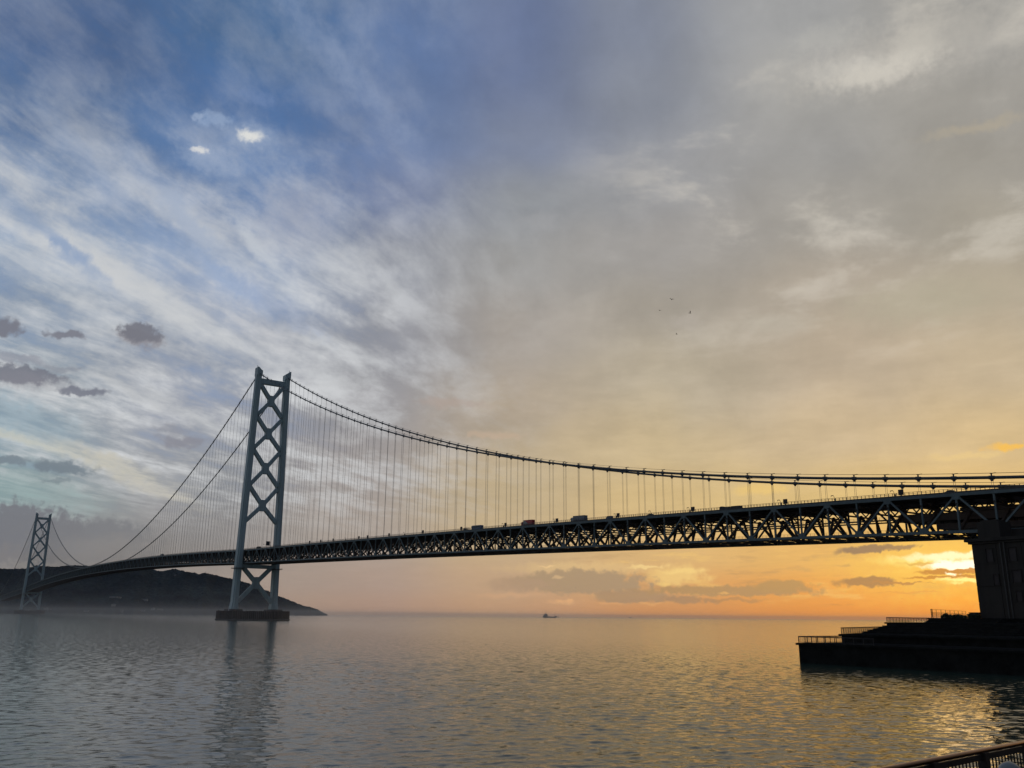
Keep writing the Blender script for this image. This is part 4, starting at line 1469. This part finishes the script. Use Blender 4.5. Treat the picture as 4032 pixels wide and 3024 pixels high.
# ------------------------------------------------------------------ birds
def bird(u, v, dist, span, flap, head, bank, label):
    loc = at_dist(u, v, dist)
    r = tag(empty('bird', loc), label, 'bird', 'birds gliding in the sky')
    r.rotation_euler = (R(bank), 0, math.atan2(RA.y, RA.x) + R(head))
    k = span / 1.2
    g = MB()
    # body: one continuous lofted surface with wings and fanned tail
    xs_ = [-.30, -.22, -.08, .08, .2, .27, .31]
    ra = [.02, .045, .085, .09, .06, .045, .012]
    g.tube([(x * k, 0, 0) for x in xs_], [q * k for q in ra], 10)
    g.add([(-.24 * k, -.03 * k, 0), (-.24 * k, .03 * k, 0), (-.52 * k, .12 * k, .0), (-.56 * k, 0, .005 * k), (-.52 * k, -.12 * k, 0)], [(0, 1, 2, 3, 4)])
    for sg_ in (-1, 1):
        st = [(0.06, .12, -.13, 0), (.28, .16, -.10, .5), (.46, .10, -.14, .72), (.62, -.02, -.14, .7)]
        vs = []
        for yy, xl, xt, zz in st:
            z = zz * math.tan(R(flap)) * .45
            vs += [(xl * k, sg_ * yy * k, z * k + .012 * k), (xt * k, sg_ * yy * k, z * k)]
        g.add(vs, [(0, 1, 3, 2), (2, 3, 5, 4), (4, 5, 7, 6)])
    g.build('body', M['bird'], r, fix=False)


bird(2645, 1179, 240, 1.25, 28, 100, 8, 'topmost of the four dark birds, wings spread in a shallow V')
bird(2597, 1222, 250, 1.2, 30, 60, 28, 'leftmost of the four dark birds, one wing trailing')
bird(2717, 1233, 250, 1.1, 55, 15, 62, 'rightmost of the four dark birds, banked steeply')
bird(2664, 1316, 260, 1.0, 40, 25, 40, 'lowest of the four dark birds, wings half folded')

# ------------------------------------------------------------------ far shore buildings
from mathutils.bvhtree import BVHTree
hv = [v.co.copy() for v in hills.data.vertices]
hb = BVHTree.FromPolygons(hv, [tuple(p.vertices) for p in hills.data.polygons])


def far_house(u, v, w, d, h, label, name='house', cat='house', wall='house', gable=True):
    loc, nrm, i, dd = hb.ray_cast(CAM, ray(u, v), 9000)
    if loc is None: return
    a = math.atan2(RA.y, RA.x) + random.uniform(-.3, .3)
    r = tag(empty(name, (loc.x, loc.y, loc.z - 2), a), label, cat, 'buildings on the far shore')
    MB().box(-w / 2, w / 2, -d / 2, d / 2, 0, h + 2).build('wall', M[wall], r)
    if gable:
        MB().extrude_y([(-w / 2 - .5, h + 2), (w / 2 + .5, h + 2), (0, h + 2 + w * .22)], -d / 2 - .5, d / 2 + .5).build('roof', M['roof'], r)
    else:
        MB().box(-w / 2 - .3, w / 2 + .3, -d / 2 - .3, d / 2 + .3, h + 2.003, h + 2.6).build('roof', M['roof'], r)
    for i in range(max(2, int(w / 6))):
        x = -w / 2 + (i + .5) * w / max(2, int(w / 6))
        MB().box(x - 1, x + 1, d / 2 + .01, d / 2 + .1, 2 + h * .45, 2 + h * .75).build('window', M['glass'], r)


far_house(104, 2405, 28, 12, 6, 'low white building on the shore between the legs of the distant tower', gable=False)
far_house(180, 2400, 16, 10, 7, 'pale gabled house on the shore just right of the distant tower')
far_house(196, 2401, 14, 10, 5, 'small pale shed touching the gabled house right of the distant tower', gable=False)
far_house(447, 2353, 34, 14, 5, 'long pale building halfway up the wooded hill, leftmost of a hillside pair', gable=False)
far_house(468, 2355, 22, 12, 6, 'short pale building halfway up the wooded hill, right end of the hillside pair', gable=False)
far_house(570, 2365, 26, 12, 8, 'lone grey building with a lower wing on the hillside under the deck', gable=False)
far_house(447, 2386, 16, 10, 7, 'small gabled house on the lower slope below the hillside pair')
far_house(480, 2411, 9, 8, 9, 'tiny white house standing alone at the water line of the far shore')
far_house(556, 2406, 30, 12, 5, 'long low pale shed on the far shore below the bridge deck', gable=False)
far_house(602, 2402, 16, 10, 8, 'pale gabled house on the far shore, right of the long low shed')
far_house(630, 2402, 24, 10, 6, 'grey flat roofed house at the right end of the far shore houses', gable=False)
far_house(340, 2408, 20, 10, 5, 'faint pale house on the far shore below the middle of the hills', gable=False)

md = CAM + ray(809, 2257) * 5150
loc, nrm, i, dd = hb.ray_cast(Vector((md.x, md.y, 600)), Vector((0, 0, -1)), 900)
mz = loc.z if loc else md.z
mast = tag(empty('radio_mast', (md.x, md.y, mz - 1)), 'thin radio mast on the crest of the wooded hill', 'radio mast')
MB().tube([(0, 0, 0), (0, 0, 20)], [.9, .35], 6).build('pole', M['railsteel'], mast)
MB().box(-2.5, 2.5, -2.5, 2.5, 0, 4).build('hut', M['roof'], mast)
lk_ = CAM + ray(692, 2240) * 5080
loc, nrm, i, dd = hb.ray_cast(Vector((lk_.x, lk_.y, 600)), Vector((0, 0, -1)), 900)
lo_ = tag(empty('lookout_building', (lk_.x, lk_.y, (loc.z if loc else 200) - 2), math.atan2(RA.y, RA.x)), 'small square lookout building on the hilltop just under the deck', 'lookout')
MB().box(-5, 5, -4, 4, 0, 9).build('wall', M['greyp'], lo_)
MB().box(-5.6, 5.6, -4.6, 4.6, 9.003, 10).build('roof', M['roof'], lo_)
MB().box(-4, 4, 4.01, 4.1, 5, 7.5).build('window', M['glass'], lo_)

# ------------------------------------------------------------------ haze
HAZE = 1.1e-5
hz = MB().box(CX - 9600, CX + 9600, CY - 9600, CY + 9600, -6, 330).build('haze', [], None)
hm = bpy.data.materials.new('haze_air')
hm.use_nodes = True
ht_ = hm.node_tree
ht_.nodes.clear()
pv = ht_.nodes.new('ShaderNodeVolumePrincipled')
pv.inputs['Color'].default_value = (0.78, 0.88, 1.0, 1)
pv.inputs['Density'].default_value = HAZE
pv.inputs['Anisotropy'].default_value = 0.45
ho = ht_.nodes.new('ShaderNodeOutputMaterial')
ht_.links.new(pv.outputs[0], ho.inputs['Volume'])
hz.data.materials.clear()
hz.data.materials.append(hm)
tag(hz, 'thin evening haze over the strait', 'haze', kind='stuff')
mb_ = MB().box(-650, 6200, -6200, 6200, -5, 22)
mist = mb_.build('mist', [], None)
mm = hm.copy(); mm.name = 'sea_mist'
mm.node_tree.nodes['Principled Volume'].inputs['Color'].default_value = (1.0, 0.99, 0.97, 1)
mm.node_tree.nodes['Principled Volume'].inputs['Density'].default_value = 1.25e-4
mist.data.materials.clear(); mist.data.materials.append(mm)
tag(mist, 'low pale sea mist lying on the water of the strait', 'mist', kind='stuff')

SC.cycles.max_bounces = 6
SC.cycles.diffuse_bounces = 2
SC.cycles.glossy_bounces = 3
SC.cycles.transmission_bounces = 2
SC.cycles.volume_bounces = 2
SC.cycles.sample_clamp_indirect = 4.0
SC.cycles.use_denoising = True
SC.render.film_transparent = False
bpy.context.view_layer.update()
